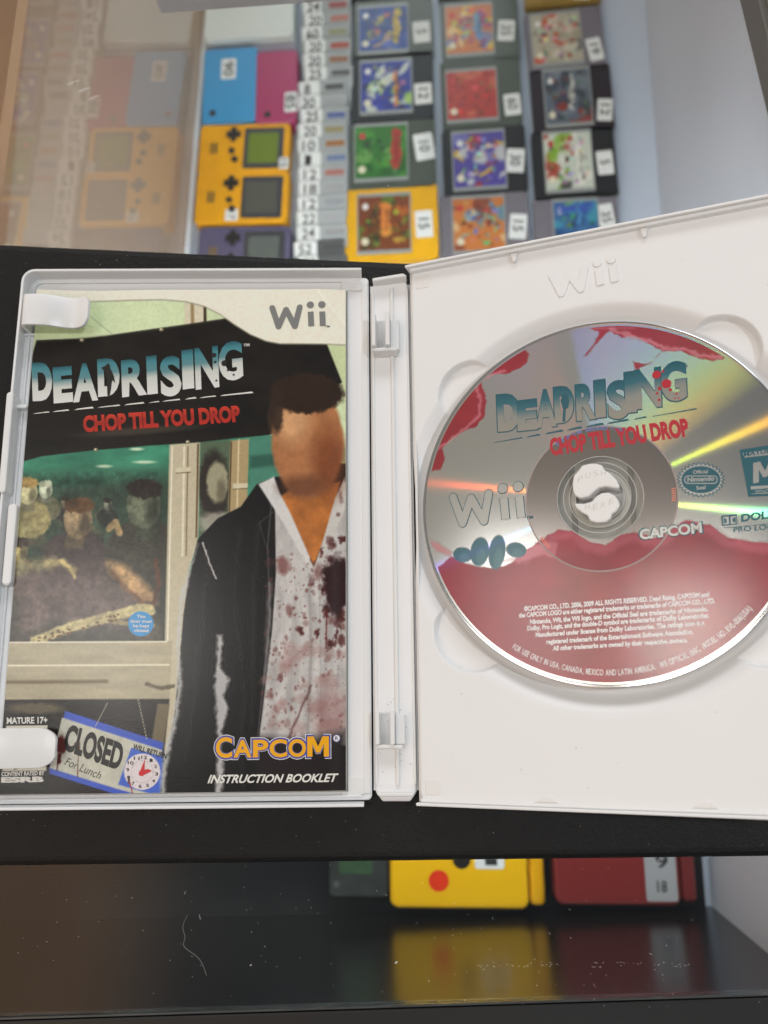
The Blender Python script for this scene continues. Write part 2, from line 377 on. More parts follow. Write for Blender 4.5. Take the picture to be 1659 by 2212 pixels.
# the grey bar lying on the far glass
M_greybar = mat('grey_plastic_bar', (.10, .095, .09, 1), .4, .5, noise=.1, nscale=50)
M_paleedge = mat('pale_plastic_edge', (.36, .35, .34, 1), .35, .5)
bar = empty('grey_tray', (0, 0, 0))
tag(bar, 'grey plastic tray edge lying on the glass at the far side', 'tray')
MB().prism(rrect(-99, -3, 233.6, 300, 3), -12.3, 2).build('tray_body', M_greybar, bar, bevel=1.2)
MB().prism(rrect(-99.5, -2.5, 231.2, 233.4, 1), -12.3, .5).build('tray_lip', M_paleedge, bar, bevel=.4)

# ------------------------------------------------------------------ open game case
AL, AR = 0.0923902, 0.2865221
case = tag(empty('game_case'), 'open white plastic game case lying on the black board', 'game case')
RL = (0, AL, 0); RR = (0, -AR, 0); OL = (-7.5, 0, 1); OR = (7.5, 0, 1)
# left leaf ------------------------------------------------
def leaf_outline(x0, x1, y0, y1, r): return rrect(x0, x1, y0, y1, r, 5)
b = MB(); b.prism([(-.6, 93), (-1.5, 94), (-125, 94), (-128, 91), (-130.0, -91), (-127, -94), (-1.5, -94), (-.6, -93)], 0, 1.3)
left = b.build('lid', M_case, case, loc=OL, rot=RL, bevel=.5)
def corner(cx, cy, r, a0, a1, n=6): return [(cx+r*math.cos(math.radians(a0+(a1-a0)*i/n)), cy+r*math.sin(math.radians(a0+(a1-a0)*i/n))) for i in range(n+1)]
path = [(-3.2, 95)]+corner(-123.5, 90.2, 4.8, 90, 180)+[(-129.3, 0)]+corner(-125.3, -90.4, 4.8, 180, 270)+[(-3.2, -95.4)]
b = MB(); b.wall(path, 1.0, .2, 7.2); b.build('rim', M_case, left, bevel=.3)
b = MB()                                      # inner stepped foot of the rim, a floor-side fillet
path2 = [(-4, 92.6)]+corner(-122.5, 89.0, 3.6, 90, 180)+[(-127, 0)]+corner(-123.5, -89.4, 3.6, 180, 270)+[(-4, -92.9)]
b.wall(path2, .8, 1.0, 2.3); b.build('rim_step', M_case, left, bevel=.3)
# raised inner ledges by the outer edge
b = MB()
b.prism(rrect(-129.8, -127.2, 10, 47, 1.2), 1.2, 8.0); b.build('latch_bar', M_case2, left, bevel=.6)
b = MB(); b.prism(rrect(-128, -123.6, 42.0, 43.4, .6), 1.2, 4.6); b.build('latch_rib', M_case2, left, bevel=.4)
b = MB(); b.prism(rrect(-126.6, -123.4, -22, 6.5, 1.4), 1.2, 6.4); b.build('latch_pad', M_case2, left, bevel=.6)
for yy in (80.0, 75.5, 71.0):
    MB().box(-128, -123.5, yy-.35, yy+.35, 1.2, 3.2).build('latch_rib', M_case2, left, bevel=.2)
MB().prism(rrect(-11, -3, 88.3, 92, .6), 1.2, 2.2).build('corner_block', M_case2, left, bevel=.3)
MB().prism(rrect(-11, -3, -92.3, -86.5, .9), 1.2, 1.9).build('corner_block', M_case2, left, bevel=.3)
MB().box(-3.4, -1.0, -92, 92, .9, 1.75).build('hinge_ridge', M_case2, left, bevel=.4)
# booklet clips: swept strips that rise from the floor and reach over the booklet
def clip(prof, v0, v1, tip):
    prof = [np.array(p, float) for p in prof]; t = 1.3; V = []; F = []; n = len(prof)
    # round the tip by narrowing the last stations
    for i, p in enumerate(prof):
        if i == 0: d = prof[1]-prof[0]
        elif i == n-1: d = prof[-1]-prof[-2]
        else: d = prof[i+1]-prof[i-1]
        d = d/np.linalg.norm(d); nn = np.array([-d[1], d[0]])*t
        k = max(0., (p[0]-(prof[-1][0]-tip))/tip); sh = (v1-v0)/2*(1-math.sqrt(max(0, 1-(k*.97)**2)))*.75
        a, c = v0+sh, v1-sh
        V += [(p[0], a, p[1]), (p[0], c, p[1]), (p[0]+nn[0], c, p[1]+nn[1]), (p[0]+nn[0], a, p[1]+nn[1])]
    F += [(0, 1, 2, 3), (4*n-1, 4*n-2, 4*n-3, 4*n-4)]
    for i in range(n-1):
        q = 4*i; r = q+4; F += [(q, r, r+1, q+1), (q+1, r+1, r+2, q+2), (q+2, r+2, r+3, q+3), (q+3, r+3, r, q)]
    return V, F
def spl(pts, n=40):
    P = np.array(pts, float); out = []
    for i in range(len(P)-1):
        p0 = P[max(i-1, 0)]; p1 = P[i]; p2 = P[i+1]; p3 = P[min(i+2, len(P)-1)]
        for k in range(6):
            t = k/6; out.append(.5*((2*p1)+(-p0+p2)*t+(2*p0-5*p1+4*p2-p3)*t*t+(-p0+3*p1-3*p2+p3)*t**3))
    out.append(P[-1]); return out
V, F = clip(spl([(-124.2, 1.2), (-124.6, 5.0), (-124.6, 9.0), (-123.6, 9.9), (-120, 9.8), (-116.5, 9.2), (-111, 6.9), (-107, 6.6), (-103.5, 8.2), (-101.4, 9.4)]), 71.3, 83.2, 3.2)
mesh_obj('booklet_clip', V, F, M_case2, left, bevel=.35, smooth=True)
V, F = clip(spl([(-125.2, 1.2), (-125.6, 5.0), (-125.4, 8.6), (-124, 9.2), (-119, 8.9), (-113, 8.0), (-108, 7.4), (-105, 7.5), (-103.2, 7.9)]), -82, -69.3, 7.0)
mesh_obj('booklet_clip', V, F, M_case2, left, bevel=.35, smooth=True)
# spine ------------------------------------------------
b = MB(); b.prism([(-6.9, 90.5), (-5, 93.5), (5, 93.5), (6.9, 90.5), (6.9, -91.5), (4.6, -94.5), (-4.6, -94.5), (-6.9, -91.5)], .3, 1.5)
spine = b.build('spine', M_case, case, bevel=.5)
MB().box(-6.9, -6.0, -89, 89, 1.4, 2.0).build('spine_ridge', M_case2, spine, bevel=.25)
MB().box(6.0, 6.9, -89, 89, 1.4, 2.0).build('spine_ridge', M_case2, spine, bevel=.25)
MB().box(.1, 1.3, -89.5, 89.5, 1.4, 2.6).build('spine_rib', M_case2, spine, bevel=.45)
MB().prism([(-6.2, 90.6), (-6.2, 91.8), (5.2, 93.2), (6.4, 92.4), (6.4, 91.6), (5.0, 91.8)], 1.4, 6.0).build('spine_end', M_case2, spine, bevel=.3)
MB().prism([(-6.4, -91.4), (6.4, -91.4), (5.6, -92.6), (-5.6, -92.6)], 1.4, 4.6).build('spine_end', M_case2, spine, bevel=.3)
MB().box(-7.5, -6.95, -91, 91, .4, 1.0).build('living_hinge', M_case2, spine)
MB().box(6.95, 7.5, -91, 91, .4, 1.0).build('living_hinge', M_case2, spine)
def hook(y0, y1, z1=9):
    b = MB(); b.box(-6.3, -4.9, y0+1, y1, 1.4, z1-.4); b.box(-1.3, .2, y0+1, y1, 1.4, z1)
    b.box(-6.3, 2.6, y0-.4, y0+.9, 1.4, z1-2.2); b.box(.25, 3.4, y0+1, y1-1, 1.4, 5.2)
    return b.build('catch', M_case2, spine, bevel=.35)
hook(62.5, 76.5, 10); hook(-77, -65.5, 8)
# right leaf ------------------------------------------------
def plate_z(X, Y):
    r = np.hypot(X-DC[0], Y-DC[1]); s = lambda t: t*t*(3-2*t)
    z = np.full(X.shape, 3.7)
    d = 1-s(np.clip((r-61.4)/7.6, 0, 1)); z = z-3.3*d
    for a, nr_ in ((-137, 13.), (-43, 13.), (48, 11.5), (135, 11.)):
        cx, cy = DC[0]+59.5*math.cos(math.radians(a)), DC[1]+59.5*math.sin(math.radians(a))
        rr_ = np.hypot(X-cx, Y-cy); k = 1-s(np.clip((rr_-nr_)/1.3, 0, 1)); z = np.minimum(z, 3.7-2.9*k)
    z = z-2.0*(1-s(np.clip((X-.8)/1.8, 0, 1)))    # falls to the hinge
    return z
nx, ny = 330, 460
gx, gy = np.meshgrid(np.linspace(.7, 131, nx), np.linspace(-94.2, 94.2, ny))
tray = grid_obj('disc_tray', gx, gy, plate_z(gx, gy), None, M_case, case, loc=OR, rot=RR)
MB().prism([(.7, -94), (131, -94), (131, 94), (.7, 94)], 0, .12).build('tray_back', M_case, tray)
MB().box(.6, 131.4, 94.3, 95.3, .2, 7.2).build('rim', M_case, tray, bevel=.3)
MB().box(2.0, 131.4, 93.0, 94.25, .2, 6.0).build('rim_step', M_case, tray, bevel=.3)
MB().box(.6, 131.4, -95.4, -94.4, .2, 5.0).build('rim', M_case, tray, bevel=.3)
MB().box(2.0, 131.4, -94.35, -93.2, .2, 4.2).build('rim_step', M_case, tray, bevel=.3)
MB().box(131.5, 132.6, -95.4, 95.3, .2, 7.2).build('rim', M_case, tray, bevel=.3)
MB().box(1.9, 2.8, -92, 92, 2.2, 3.75).build('hinge_ridge', M_case2, tray, bevel=.35)
for x in (40.9, 85.2): MB().prism([(x-.5, 89.6), (x+.5, 89.6), (x+1.3, 92.9), (x-1.3, 92.9)], 3.3, 5.2).build('rim_rib', M_case2, tray, bevel=.3)
for x in (43.9, 90.1): MB().prism([(x-.7, -91), (x+.7, -91), (x+3, -93.1), (x-5, -93.1)], 3.2, 4.1).build('rim_rib', M_case2, tray, bevel=.4)
MB().prism(rrect(3.5, 9, 86.5, 92, .8), 3.2, 3.9).build('corner_block', M_case2, tray, bevel=.3)
MB().prism(rrect(3.5, 9, -92, -87, .8), 3.2, 3.9).build('corner_block', M_case2, tray, bevel=.3)
pr = Print(lambda x, y: 3.72)
a0 = hom(HR, (1190, 640)); a1 = hom(HR, (1337, 607)); up = hom(HR, (1182, 582))
console_logo(pr, a0, a1-a0, up-a0, dz=.34)
lg = pr.build('embossed_logo', M_case, tray); md = lg.modifiers.new('thick', 'SOLIDIFY'); md.thickness = .34*S; md.offset = -1
# hub buttons (poke through the disc hole)
b = MB(); b.ring(7.9, 9.4, .5, 4.1, cx=DC[0], cy=DC[1]); b.ring(16, 17, .5, 3.0, cx=DC[0], cy=DC[1]); b.build('hub_ring', M_case2, tray, bevel=.2)
for x0, x1 in ((-9.8, -8.2), (8.9, 10.4)):
    MB().box(DC[0]+x0, DC[0]+x1, DC[1]-13, DC[1]+13, .5, 1.6).build('hub_slot', mat('slot_shadow_grey', (.30, .30, .28, 1), .6), tray)
def lobe(flip):
    top = [(1237, 1047), (1240, 1030), (1252, 1018), (1258, 1008), (1275, 1004), (1292, 1004), (1304, 1008), (1309, 1018), (1322, 1026), (1334, 1038), (1343, 1053), (1341, 1060), (1328, 1058), (1312, 1055), (1296, 1058), (1284, 1068), (1272, 1078), (1255, 1081), (1243, 1076), (1238, 1064)]
    bot = [(1240, 1090), (1262, 1091), (1280, 1086), (1290, 1074), (1302, 1067), (1318, 1066), (1332, 1073), (1341, 1086), (1342, 1098), (1334, 1109), (1325, 1114), (1323, 1124), (1312, 1132), (1292, 1134), (1276, 1130), (1270, 1118), (1256, 1110), (1245, 1101)]
    P = [hom(HR, (x, y)) for x, y in (bot if flip else top)]
    P = [tuple(.5*(q0+q1)) if k else tuple(q0) for q0, q1 in zip(P, P[1:]+P[:1]) for k in (0, 1)]
    c = np.mean(P, 0); P = [tuple(c+(np.array(p)-c)*.96) for p in P]
    return MB().prism(P, 1, 7.6)
M_emb = mat('embossed_letter_shade', (.62, .62, .60, 1), .5)
for fl, word, p0, p1 in ((False, 'PUSH', (1256, 1046), (1306, 1033)), (True, 'HERE', (1272, 1106), (1322, 1094))):
    o = lobe(fl).build('push_button', M_case2, tray, bevel=.8, seg=3)
    pr = Print(lambda x, y: 7.62); q = lambda x, y: hom(HR, (x, y)); n = len(word)
    for i, chh in enumerate(word):
        t = i/(n-1); arch = (-math.sin(math.pi*t)*4 if not fl else math.sin(math.pi*t)*4)
        x = p0[0]+(p1[0]-p0[0])*t; y = p0[1]+(p1[1]-p0[1])*t+arch; tl = (t-.5)*(1 if not fl else -1)*.35
        pr.px(lambda a, b: q(a, b), chh, (x-5, y+tl*-5), (x+5, y-3+tl*5), 12, bold=-.012, lean=tl*-4)
    pr.build('lettering', M_emb, o)

# ------------------------------------------------------------------ disc
ddisc = np.array([DC[0], 0, 0]); M4 = Matrix.Rotation(-AR, 4, 'Y')
dl = Vector(OR)+M4 @ Vector((DC[0], DC[1], 4.6))
disc = tag(empty('game_disc', dl, RR), 'silver game disc printed red and teal seated in the right half of the case', 'disc')
nr, na = 300, 720
rr_ = np.linspace(13.8, 59.0, nr); aa = np.linspace(0, 2*np.pi, na+1)
A, Rr = np.meshgrid(aa, rr_); dX = Rr*np.cos(A); dY = Rr*np.sin(A)
PXx, PXy = grid_px(HR, dX+DC[0], dY+DC[1])
cv = Canvas(PXx, PXy, (150, 140, 125))
z5 = lambda pts: [(756+x*.5442, 432+y*.5442) for x, y in pts]
z6 = lambda pts: [(864+x*.4791, 810+y*.4791) for x, y in pts]
z7 = lambda pts: [(756+x*.5442, 1296+y*.5442) for x, y in pts]
RED = (144, 22, 38); PINK = (205, 110, 122); TEAL = (30, 92, 105); LP = (200, 132, 142)
inner = np.hypot(dX, dY)
# upper left torn patch
p = z5([(300, 1085), (360, 1075), (378, 1030), (372, 985), (400, 950), (465, 915), (505, 900), (540, 855), (545, 800), (528, 750), (525, 720), (560, 695), (640, 690), (705, 650), (715, 610), (690, 590), (600, 560), (400, 600), (250, 900)])
cv.poly(p, RED, 1.5, warp=4, wsc=14)
cv.line(z5([(335, 1000), (390, 965), (480, 890), (515, 860), (520, 800), (505, 760), (515, 725), (560, 700), (620, 680)]), 7, LP, 4, .65, warp=5, wsc=9)
# upper right torn patch
p = z5([(960, 470), (955, 515), (990, 530), (965, 580), (928, 625), (945, 620), (985, 570), (1030, 520), (1050, 535), (1080, 548), (1140, 548), (1190, 575), (1240, 600), (1225, 625), (1180, 655), (1120, 645), (1135, 680), (1190, 655), (1235, 605), (1320, 605), (1380, 630), (1440, 645), (1490, 635), (1500, 560), (1300, 480)])
cv.poly(p, RED, 1.5, warp=4, wsc=12, seed=4)
cv.line(z5([(1040, 515), (1100, 540), (1170, 560), (1250, 590), (1330, 595), (1390, 620), (1470, 630)]), 9, LP, 5, .7, warp=6, wsc=9, seed=8)
cv.line(z5([(965, 515), (1035, 512), (1130, 512)]), 5, LP, 4, .4)
# lower red field
edge = z6([(100, 870), (170, 872), (232, 818), (300, 850), (350, 862), (440, 872), (500, 850), (560, 800), (640, 742), (710, 700), (780, 702), (850, 752), (930, 768), (1000, 722), (1060, 708), (1150, 735), (1200, 720), (1240, 685), (1290, 657), (1400, 680), (1480, 735), (1600, 755), (1900, 770)])
cv.poly(edge+[(1900, 1700), (850, 1700)], (140, 28, 46), 2, warp=3, wsc=12, seed=6)
cv.line([(x, y+12) for x, y in edge[7:]], 22, LP, 16, .38, warp=6, wsc=16, seed=7)
cv.line([(x, y+30) for x, y in edge[8:]], 5, (120, 30, 45), 5, .35, warp=9, wsc=14, seed=9)
cv.poly(z6([(450, 840), (560, 800), (640, 755), (715, 760), (705, 830), (640, 815), (540, 850)]), LP, 3, .6, warp=4)
cv.poly(z6([(715, 760), (705, 835), (800, 800), (790, 720)]), (150, 40, 55), 3, .5)
cv.poly(z6([(125, 742), (180, 760), (243, 800), (228, 818), (165, 800)]), PINK, 3, .75, warp=3)
cv.mod(.9+.22*cv.n(60, 12, 3), cv.a)
# teal seed shapes
for x, y, rx, ry in ((286, 812, 44, 34), (362, 798, 42, 66), (440, 800, 38, 78), (526, 790, 46, 34)):
    q = z6([(x, y)])[0]; cv.ell(q[0], q[1], rx*.479, ry*.479, TEAL, .12, 1, rot=8)
    cv.ell(q[0]+3, q[1]+ry*.18, rx*.25, ry*.28, (75, 120, 125), .5, .6, rot=8)
cv.put(np.clip((58.3-inner)*-8, 0, 1)*0+np.where(inner > 58.35, 1., 0), (150, 140, 125)); ink_a = np.where(inner > 58.35, 0, cv.a)
rgb = np.clip(lin(cv.c)*1.05, 0, .9)

def disc_mat():
    m = bpy.data.materials.new('disc_surface'); m.use_nodes = True; nt = m.node_tree; N = nt.nodes; LK = nt.links
    b = N['Principled BSDF']; out = N['Material Output']
    def node(t, **k):
        n = N.new(t)
        for a, v in k.items(): setattr(n, a, v)
        return n
    def math_(op, a, b_=None, c=None):
        n = node('ShaderNodeMath', operation=op)
        for i, v in enumerate((a, b_, c)):
            if v is None: continue
            if isinstance(v, (int, float)): n.inputs[i].default_value = v
            else: LK.new(v, n.inputs[i])
        return n.outputs[0]
    tc = node('ShaderNodeTexCoord'); at = node('ShaderNodeAttribute', attribute_name='ink')
    sx = node('ShaderNodeSeparateXYZ'); LK.new(tc.outputs['Object'], sx.inputs[0])
    cx = node('ShaderNodeCombineXYZ'); LK.new(sx.outputs[0], cx.inputs[0]); LK.new(sx.outputs[1], cx.inputs[1])
    ln = node('ShaderNodeVectorMath', operation='LENGTH'); LK.new(cx.outputs[0], ln.inputs[0]); rad = ln.outputs['Value']
    nm = node('ShaderNodeVectorMath', operation='NORMALIZE'); LK.new(cx.outputs[0], nm.inputs[0])
    tr = node('ShaderNodeVectorTransform', vector_type='VECTOR', convert_from='OBJECT', convert_to='WORLD'); LK.new(nm.outputs[0], tr.inputs[0])
    ge = node('ShaderNodeNewGeometry')
    tg = node('ShaderNodeVectorMath', operation='CROSS_PRODUCT'); LK.new(ge.outputs['Normal'], tg.inputs[0]); LK.new(tr.outputs[0], tg.inputs[1])
    # mirror base: aluminium; the lead-in band is darker and clearer
    band = math_('LESS_THAN', rad, .0236); dat = math_('SUBTRACT', 1.0, band)
    base = node('ShaderNodeMix', data_type='RGBA'); LK.new(band, base.inputs[0])
    base.inputs[6].default_value = (.50, .50, .485, 1); base.inputs[7].default_value = (.34, .31, .29, 1)
    g0 = node('ShaderNodeBsdfGlossy'); LK.new(base.outputs[2], g0.inputs[0]); g0.inputs['Roughness'].default_value = .16
    ns = node('ShaderNodeTexNoise'); ns.inputs['Scale'].default_value = 350; ns.inputs['Detail'].default_value = 6; LK.new(tc.outputs['Object'], ns.inputs['Vector'])
    last = g0.outputs[0]
    cols = [(.275, (.35, .05, 1)), (.30, (.2, .05, 1)), (.325, (.02, .15, 1)), (.35, (0, .5, .9)), (.375, (0, .9, .4)), (.40, (0, 1, .05)), (.43, (.35, 1, 0)), (.46, (.9, .9, 0)), (.49, (1, .6, 0)), (.52, (1, .35, 0)), (.555, (1, .08, 0)), (.59, (.9, 0, 0))]
    for sgn in (1, -1):
        for tn, c in cols:
            sc_ = node('ShaderNodeVectorMath', operation='SCALE'); LK.new(tr.outputs[0], sc_.inputs[0]); sc_.inputs['Scale'].default_value = sgn*tn
            ad_ = node('ShaderNodeVectorMath', operation='ADD'); LK.new(ge.outputs['Normal'], ad_.inputs[0]); LK.new(sc_.outputs[0], ad_.inputs[1])
            no = node('ShaderNodeVectorMath', operation='NORMALIZE'); LK.new(ad_.outputs[0], no.inputs[0])
            g = node('ShaderNodeBsdfGlossy'); g.inputs['Roughness'].default_value = .13; g.inputs['Anisotropy'].default_value = .56; LK.new(tg.outputs[0], g.inputs['Tangent'])
            cm = node('ShaderNodeMix', data_type='RGBA'); LK.new(dat, cm.inputs[0]); cm.inputs[6].default_value = (0, 0, 0, 1)
            cm.inputs[7].default_value = tuple(v*DIFF for v in c)+(1,)
            LK.new(cm.outputs[2], g.inputs[0]); LK.new(no.outputs[0], g.inputs['Normal'])
            a_ = node('ShaderNodeAddShader'); LK.new(last, a_.inputs[0]); LK.new(g.outputs[0], a_.inputs[1]); last = a_.outputs[0]
    # ink: fine printed lines over the metal
    wv = node('ShaderNodeTexWave', bands_direction='DIAGONAL'); wv.inputs['Scale'].default_value = 560; LK.new(tc.outputs['Object'], wv.inputs['Vector'])
    LK.new(at.outputs['Color'], b.inputs['Base Color']); b.inputs['Roughness'].default_value = .38
    b.inputs['Coat Weight'].default_value = .12; b.inputs['Coat Roughness'].default_value = .15; b.inputs['Specular IOR Level'].default_value = .35
    al = math_('MULTIPLY', at.outputs['Alpha'], math_('ADD', math_('MULTIPLY', wv.outputs['Fac'], .12), .86))
    mx = node('ShaderNodeMixShader'); LK.new(al, mx.inputs[0]); LK.new(last, mx.inputs[1]); LK.new(b.outputs[0], mx.inputs[2])
    # clear cover gloss with faint wear
    LK.new(mx.outputs[0], out.inputs[0])
    return m
DIFF = .011
M_disc = disc_mat()
body = grid_obj('printed_face', dX, dY, np.full(dX.shape, 1.2), rgb, M_disc, disc, alpha=ink_a, smooth=False)
M_clear = glass_mat('clear_polycarbonate', (.90, .90, .88), 1.5, .03, haze=.10, hazecol=(.7, .7, .68))
M_rim = mat('disc_rim_metal', (.55, .55, .55, 1), .1, .5, metal=1.0)
MB().ring(59.0, 60.0, 0, 1.16, n=180).build('outer_rim', M_rim, disc, bevel=.25)
hub = MB().ring(7.5, 13.78, 0, 1.15).build('clear_hub', M_clear, disc)
b = MB()
for r in (7.6, 9.6, 11.4, 13.5): b.ring(r, r+.22, 1.16, 1.3)
b.build('hub_ridge', mat('clear_ridge', (.55, .55, .52, 1), .15, .8), hub)
MB().ring(13.79, 58.9, 0, .6, n=120).build('disc_back', mat('disc_underside', (.35, .35, .36, 1), .2, metal=1), disc)
# a pale worn ring where the data area begins
MB().ring(23.6, 24.1, 1.205, 1.215, n=120).build('data_edge', mat('data_edge_ring', (.36, .30, .29, 1), .45, metal=.5), disc)
zd = lambda x, y: 1.23
M_teal = mat('teal_ink', L3((30, 92, 105), .95), .35, coat=.4)
M_red = mat('red_ink', L3((186, 36, 52), .95), .35, coat=.4)
M_whitei = mat('white_ink', (.90, .88, .88, 1), .6, .3)
M_silver = mat('bare_metal_lettering', (.40, .40, .38, 1), .3, metal=1.)
def gradmat(name, stops, **k):
    m = mat(name, (1, 1, 1, 1), **k); nt = m.node_tree; u = nt.nodes.new('ShaderNodeUVMap'); u.uv_map = 'letter'
    s = nt.nodes.new('ShaderNodeSeparateXYZ'); nt.links.new(u.outputs[0], s.inputs[0])
    r = nt.nodes.new('ShaderNodeValToRGB'); nt.links.new(s.outputs[1], r.inputs[0])
    r.color_ramp.elements[0].position = stops[0][0]; r.color_ramp.elements[0].color = stops[0][1]
    r.color_ramp.elements[1].position = stops[-1][0]; r.color_ramp.elements[1].color = stops[-1][1]
    for p, c in stops[1:-1]: e = r.color_ramp.elements.new(p); e.color = c
    nt.links.new(r.outputs[0], nt.nodes['Principled BSDF'].inputs['Base Color']); return m
M_tgrad = gradmat('teal_fade_ink', [(0., L3((150, 145, 135))), (.38, L3((140, 142, 136))), (.72, L3((50, 105, 118))), (1., L3((28, 88, 102)))], rough=.3, coat=.4)
BL = 'DEADRISING'
def title(M, rects, conv, zf, m_out, m_in, parent, grow):
    a = Print(zf); c = Print(zf)
    for i, (ch, (x0, y0, x1, y1, sk)) in enumerate(zip(BL, rects)):
        q = conv([(x0, y1), (x1, y1-sk), (x0-6, y0+sk*.2)])
        P0, P1, P2 = M(*q[0]), M(*q[1]), M(*q[2])
        ex, ey = P1-P0, P2-P0
        if m_out: 
            g = grow; uo = P0-(ex/np.linalg.norm(ex))*g-(ey/np.linalg.norm(ey))*g
            a.text(ch, uo, ex+(ex/np.linalg.norm(ex))*2*g, ey+(ey/np.linalg.norm(ey))*2*g, bold=.05 if ch in 'NGSAR' else .07, dz=.003*i)
        c.text(ch, P0, ex, ey, bold=.04 if ch in 'NGSAR' else .06, dz=.06+.003*i)
    if m_out: a.build('title_outline', m_out, parent)
    return c.build('title_lettering', m_in, parent)
rd = [(590, 778, 678, 922, 6), (668, 802, 748, 920, 8), (742, 762, 822, 908, 8), (816, 748, 892, 890, 8), (902, 738, 978, 880, 9), (976, 722, 1018, 868, 5), (1028, 728, 1112, 874, 9), (1096, 690, 1140, 848, 5), (1138, 680, 1238, 834, 12), (1238, 655, 1338, 806, 12)]
title(PD, rd, z5, zd, M_teal, M_tgrad, disc, .35)
pr = Print(zd); 
q0, q1 = z5([(800, 1018), (1350, 940)]); pr.px(PD, 'CHOP TILL YOU DROP', q0, q1, 37, bold=.055, dz=.02, lean=-5)
for x, y, r in ((1218, 697, 16), (1257, 733, 18), (1230, 752, 7), (1272, 757, 6), (1220, 771, 5), (1228, 797, 5), (1296, 772, 4), (1243, 683, 5), (1305, 790, 3), (1291, 790, 3)):
    c = PD(*z5([(x, y)])[0]); pr.poly(circle(c[0], c[1], r*.5442/6.4, n=18), .14)
pr.build('subtitle_lettering', M_red, disc)
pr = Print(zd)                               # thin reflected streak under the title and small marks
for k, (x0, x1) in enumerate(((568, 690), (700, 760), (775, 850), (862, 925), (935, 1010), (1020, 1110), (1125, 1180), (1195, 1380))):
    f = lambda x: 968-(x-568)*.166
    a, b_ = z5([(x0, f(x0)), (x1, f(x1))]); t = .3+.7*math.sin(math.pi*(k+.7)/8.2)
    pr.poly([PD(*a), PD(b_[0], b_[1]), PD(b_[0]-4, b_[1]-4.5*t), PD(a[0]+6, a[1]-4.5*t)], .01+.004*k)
pr.px(PD, 'TM', *z5([(1322, 668), (1341, 665)]), 4, bold=.02)
# man-shaped mark inside the D
q = z5([(845, 775), (862, 772), (872, 800), (868, 830), (858, 830), (856, 882), (846, 884), (848, 835), (838, 800)]); pr.poly([PD(*p) for p in q], .15)
lo, l1, lu = z6([(236, 688), (572, 655), (222, 522)])
o_, e1, e2 = PD(*lo), PD(*l1)-PD(*lo), PD(*lu)-PD(*lo)
console_logo(pr, o_, e1, e2, grow=.35, dz=.02)
pr.px(PD, 'TM', *z6([(570, 653), (602, 650)]), 7, bold=.03)
# seal
sc0 = z6([(1357, 475)])[0]; n = 30; st = []
for i in range(2*n):
    k = 1.0 if i % 2 == 0 else .86; a = math.pi*i/n; st.append(PD(sc0[0]+53*k*math.cos(a), sc0[1]+39*k*math.sin(a)))
pr.poly(st, .01); 
lo2 = [z6([(1084, 745)])[0], z6([(1364, 713)])[0]]
pr.px(PD, 'CAPCOM', (lo2[0][0]-3, lo2[0][1]+2), (lo2[1][0]+3, lo2[1][1]+2), 26, bold=.06, dz=.02, lean=-2)
# rating box and double-D mark
bx = z6([(1530, 340), (1800, 300), (1840, 540), (1570, 552)]); pr.poly([PD(*p) for p in bx], .01)
a, b_ = z6([(1452, 683), (1522, 675)]); pr.poly([PD(*a), PD(*b_), PD(b_[0]-2, b_[1]-22), PD(a[0]-2, a[1]-22)], .01)
pr.px(PD, 'DOLBY', *z6([(1538, 665), (1730, 642)]), 17, bold=.04)
pr.px(PD, 'PRO LOGIC II', *z6([(1503, 712), (1760, 690)]), 11, bold=.02)
a, b_ = z6([(1460, 692), (1760, 664)]); pr.stroke([PD(*a), PD(*b_)], .15, .01, cap=False)
pr.build('teal_lettering', M_teal, disc)
pr = Print(zd)
console_logo(pr, o_, e1, e2, grow=-.12, dz=.16)
pr.build('logo_fill', M_silver, disc); pr = Print(zd)
st = []
for i in range(2*n):
    k = .93 if i % 2 == 0 else .80; a = math.pi*i/n; st.append(PD(sc0[0]+53*k*math.cos(a), sc0[1]+39*k*math.sin(a)))
pr.poly(st, .03)
pr.build('seal_border', M_silver, disc); pr = Print(zd)
pr.px(PD, 'CAPCOM', lo2[0], lo2[1], 22, bold=.035, dz=.09, lean=-2)
pr.build('publisher_fill', M_silver, disc); pr = Print(zd)
bx2 = [(1545, 356), (1800, 318), (1800, 350), (1552, 376)]; pr.poly([PD(*p) for p in z6(bx2)], .03)
bx3 = [(1580, 505), (1830, 490), (1830, 530), (1585, 540)]; pr.poly([PD(*p) for p in z6(bx3)], .03)
pr.px(PD, 'M', *z6([(1592, 492), (1700, 470)]), 44, bold=.07, shear=.25, dz=.03)
for s0 in (0, 1):
    a = z6([(1459+s0*33, 677-s0*3), (1484+s0*33, 674-s0*3)]); pr.poly([PD(*a[0]), PD(*a[1]), PD(a[1][0]-1, a[1][1]-16), PD(a[0][0]-1, a[0][1]-16)], .03)
pr.build('rating_fill', M_silver, disc)
pr = Print(zd)
pr.poly([PD(sc0[0]+42*math.cos(a/20*math.pi), sc0[1]+29*math.sin(a/20*math.pi)) for a in range(40)], .05)
pr.px(PD, 'MATURE 17+', *z6([(1550, 372), (1760, 340)]), 9, bold=.03, dz=.05)
pr.px(PD, 'ESRB', *z6([(1582, 538), (1790, 522)]), 9, bold=.05, dz=.05)
for s0 in (0, 1):
    a = z6([(1462, 674), (1476, 672)]) if s0 == 0 else z6([(1500, 671), (1515, 669)])
    pts = [PD(a[0][0], a[0][1]), PD(a[0][0]-1, a[0][1]-13), PD(a[1][0]-2, a[1][1]-10), PD(a[1][0]-1, a[1][1]-2)]
    if s0: pts = [PD(a[1][0], a[1][1]), PD(a[1][0]-1, a[1][1]-13), PD(a[0][0]-1, a[0][1]-10), PD(a[0][0], a[0][1]-3)]
    pr.poly(pts, .05)
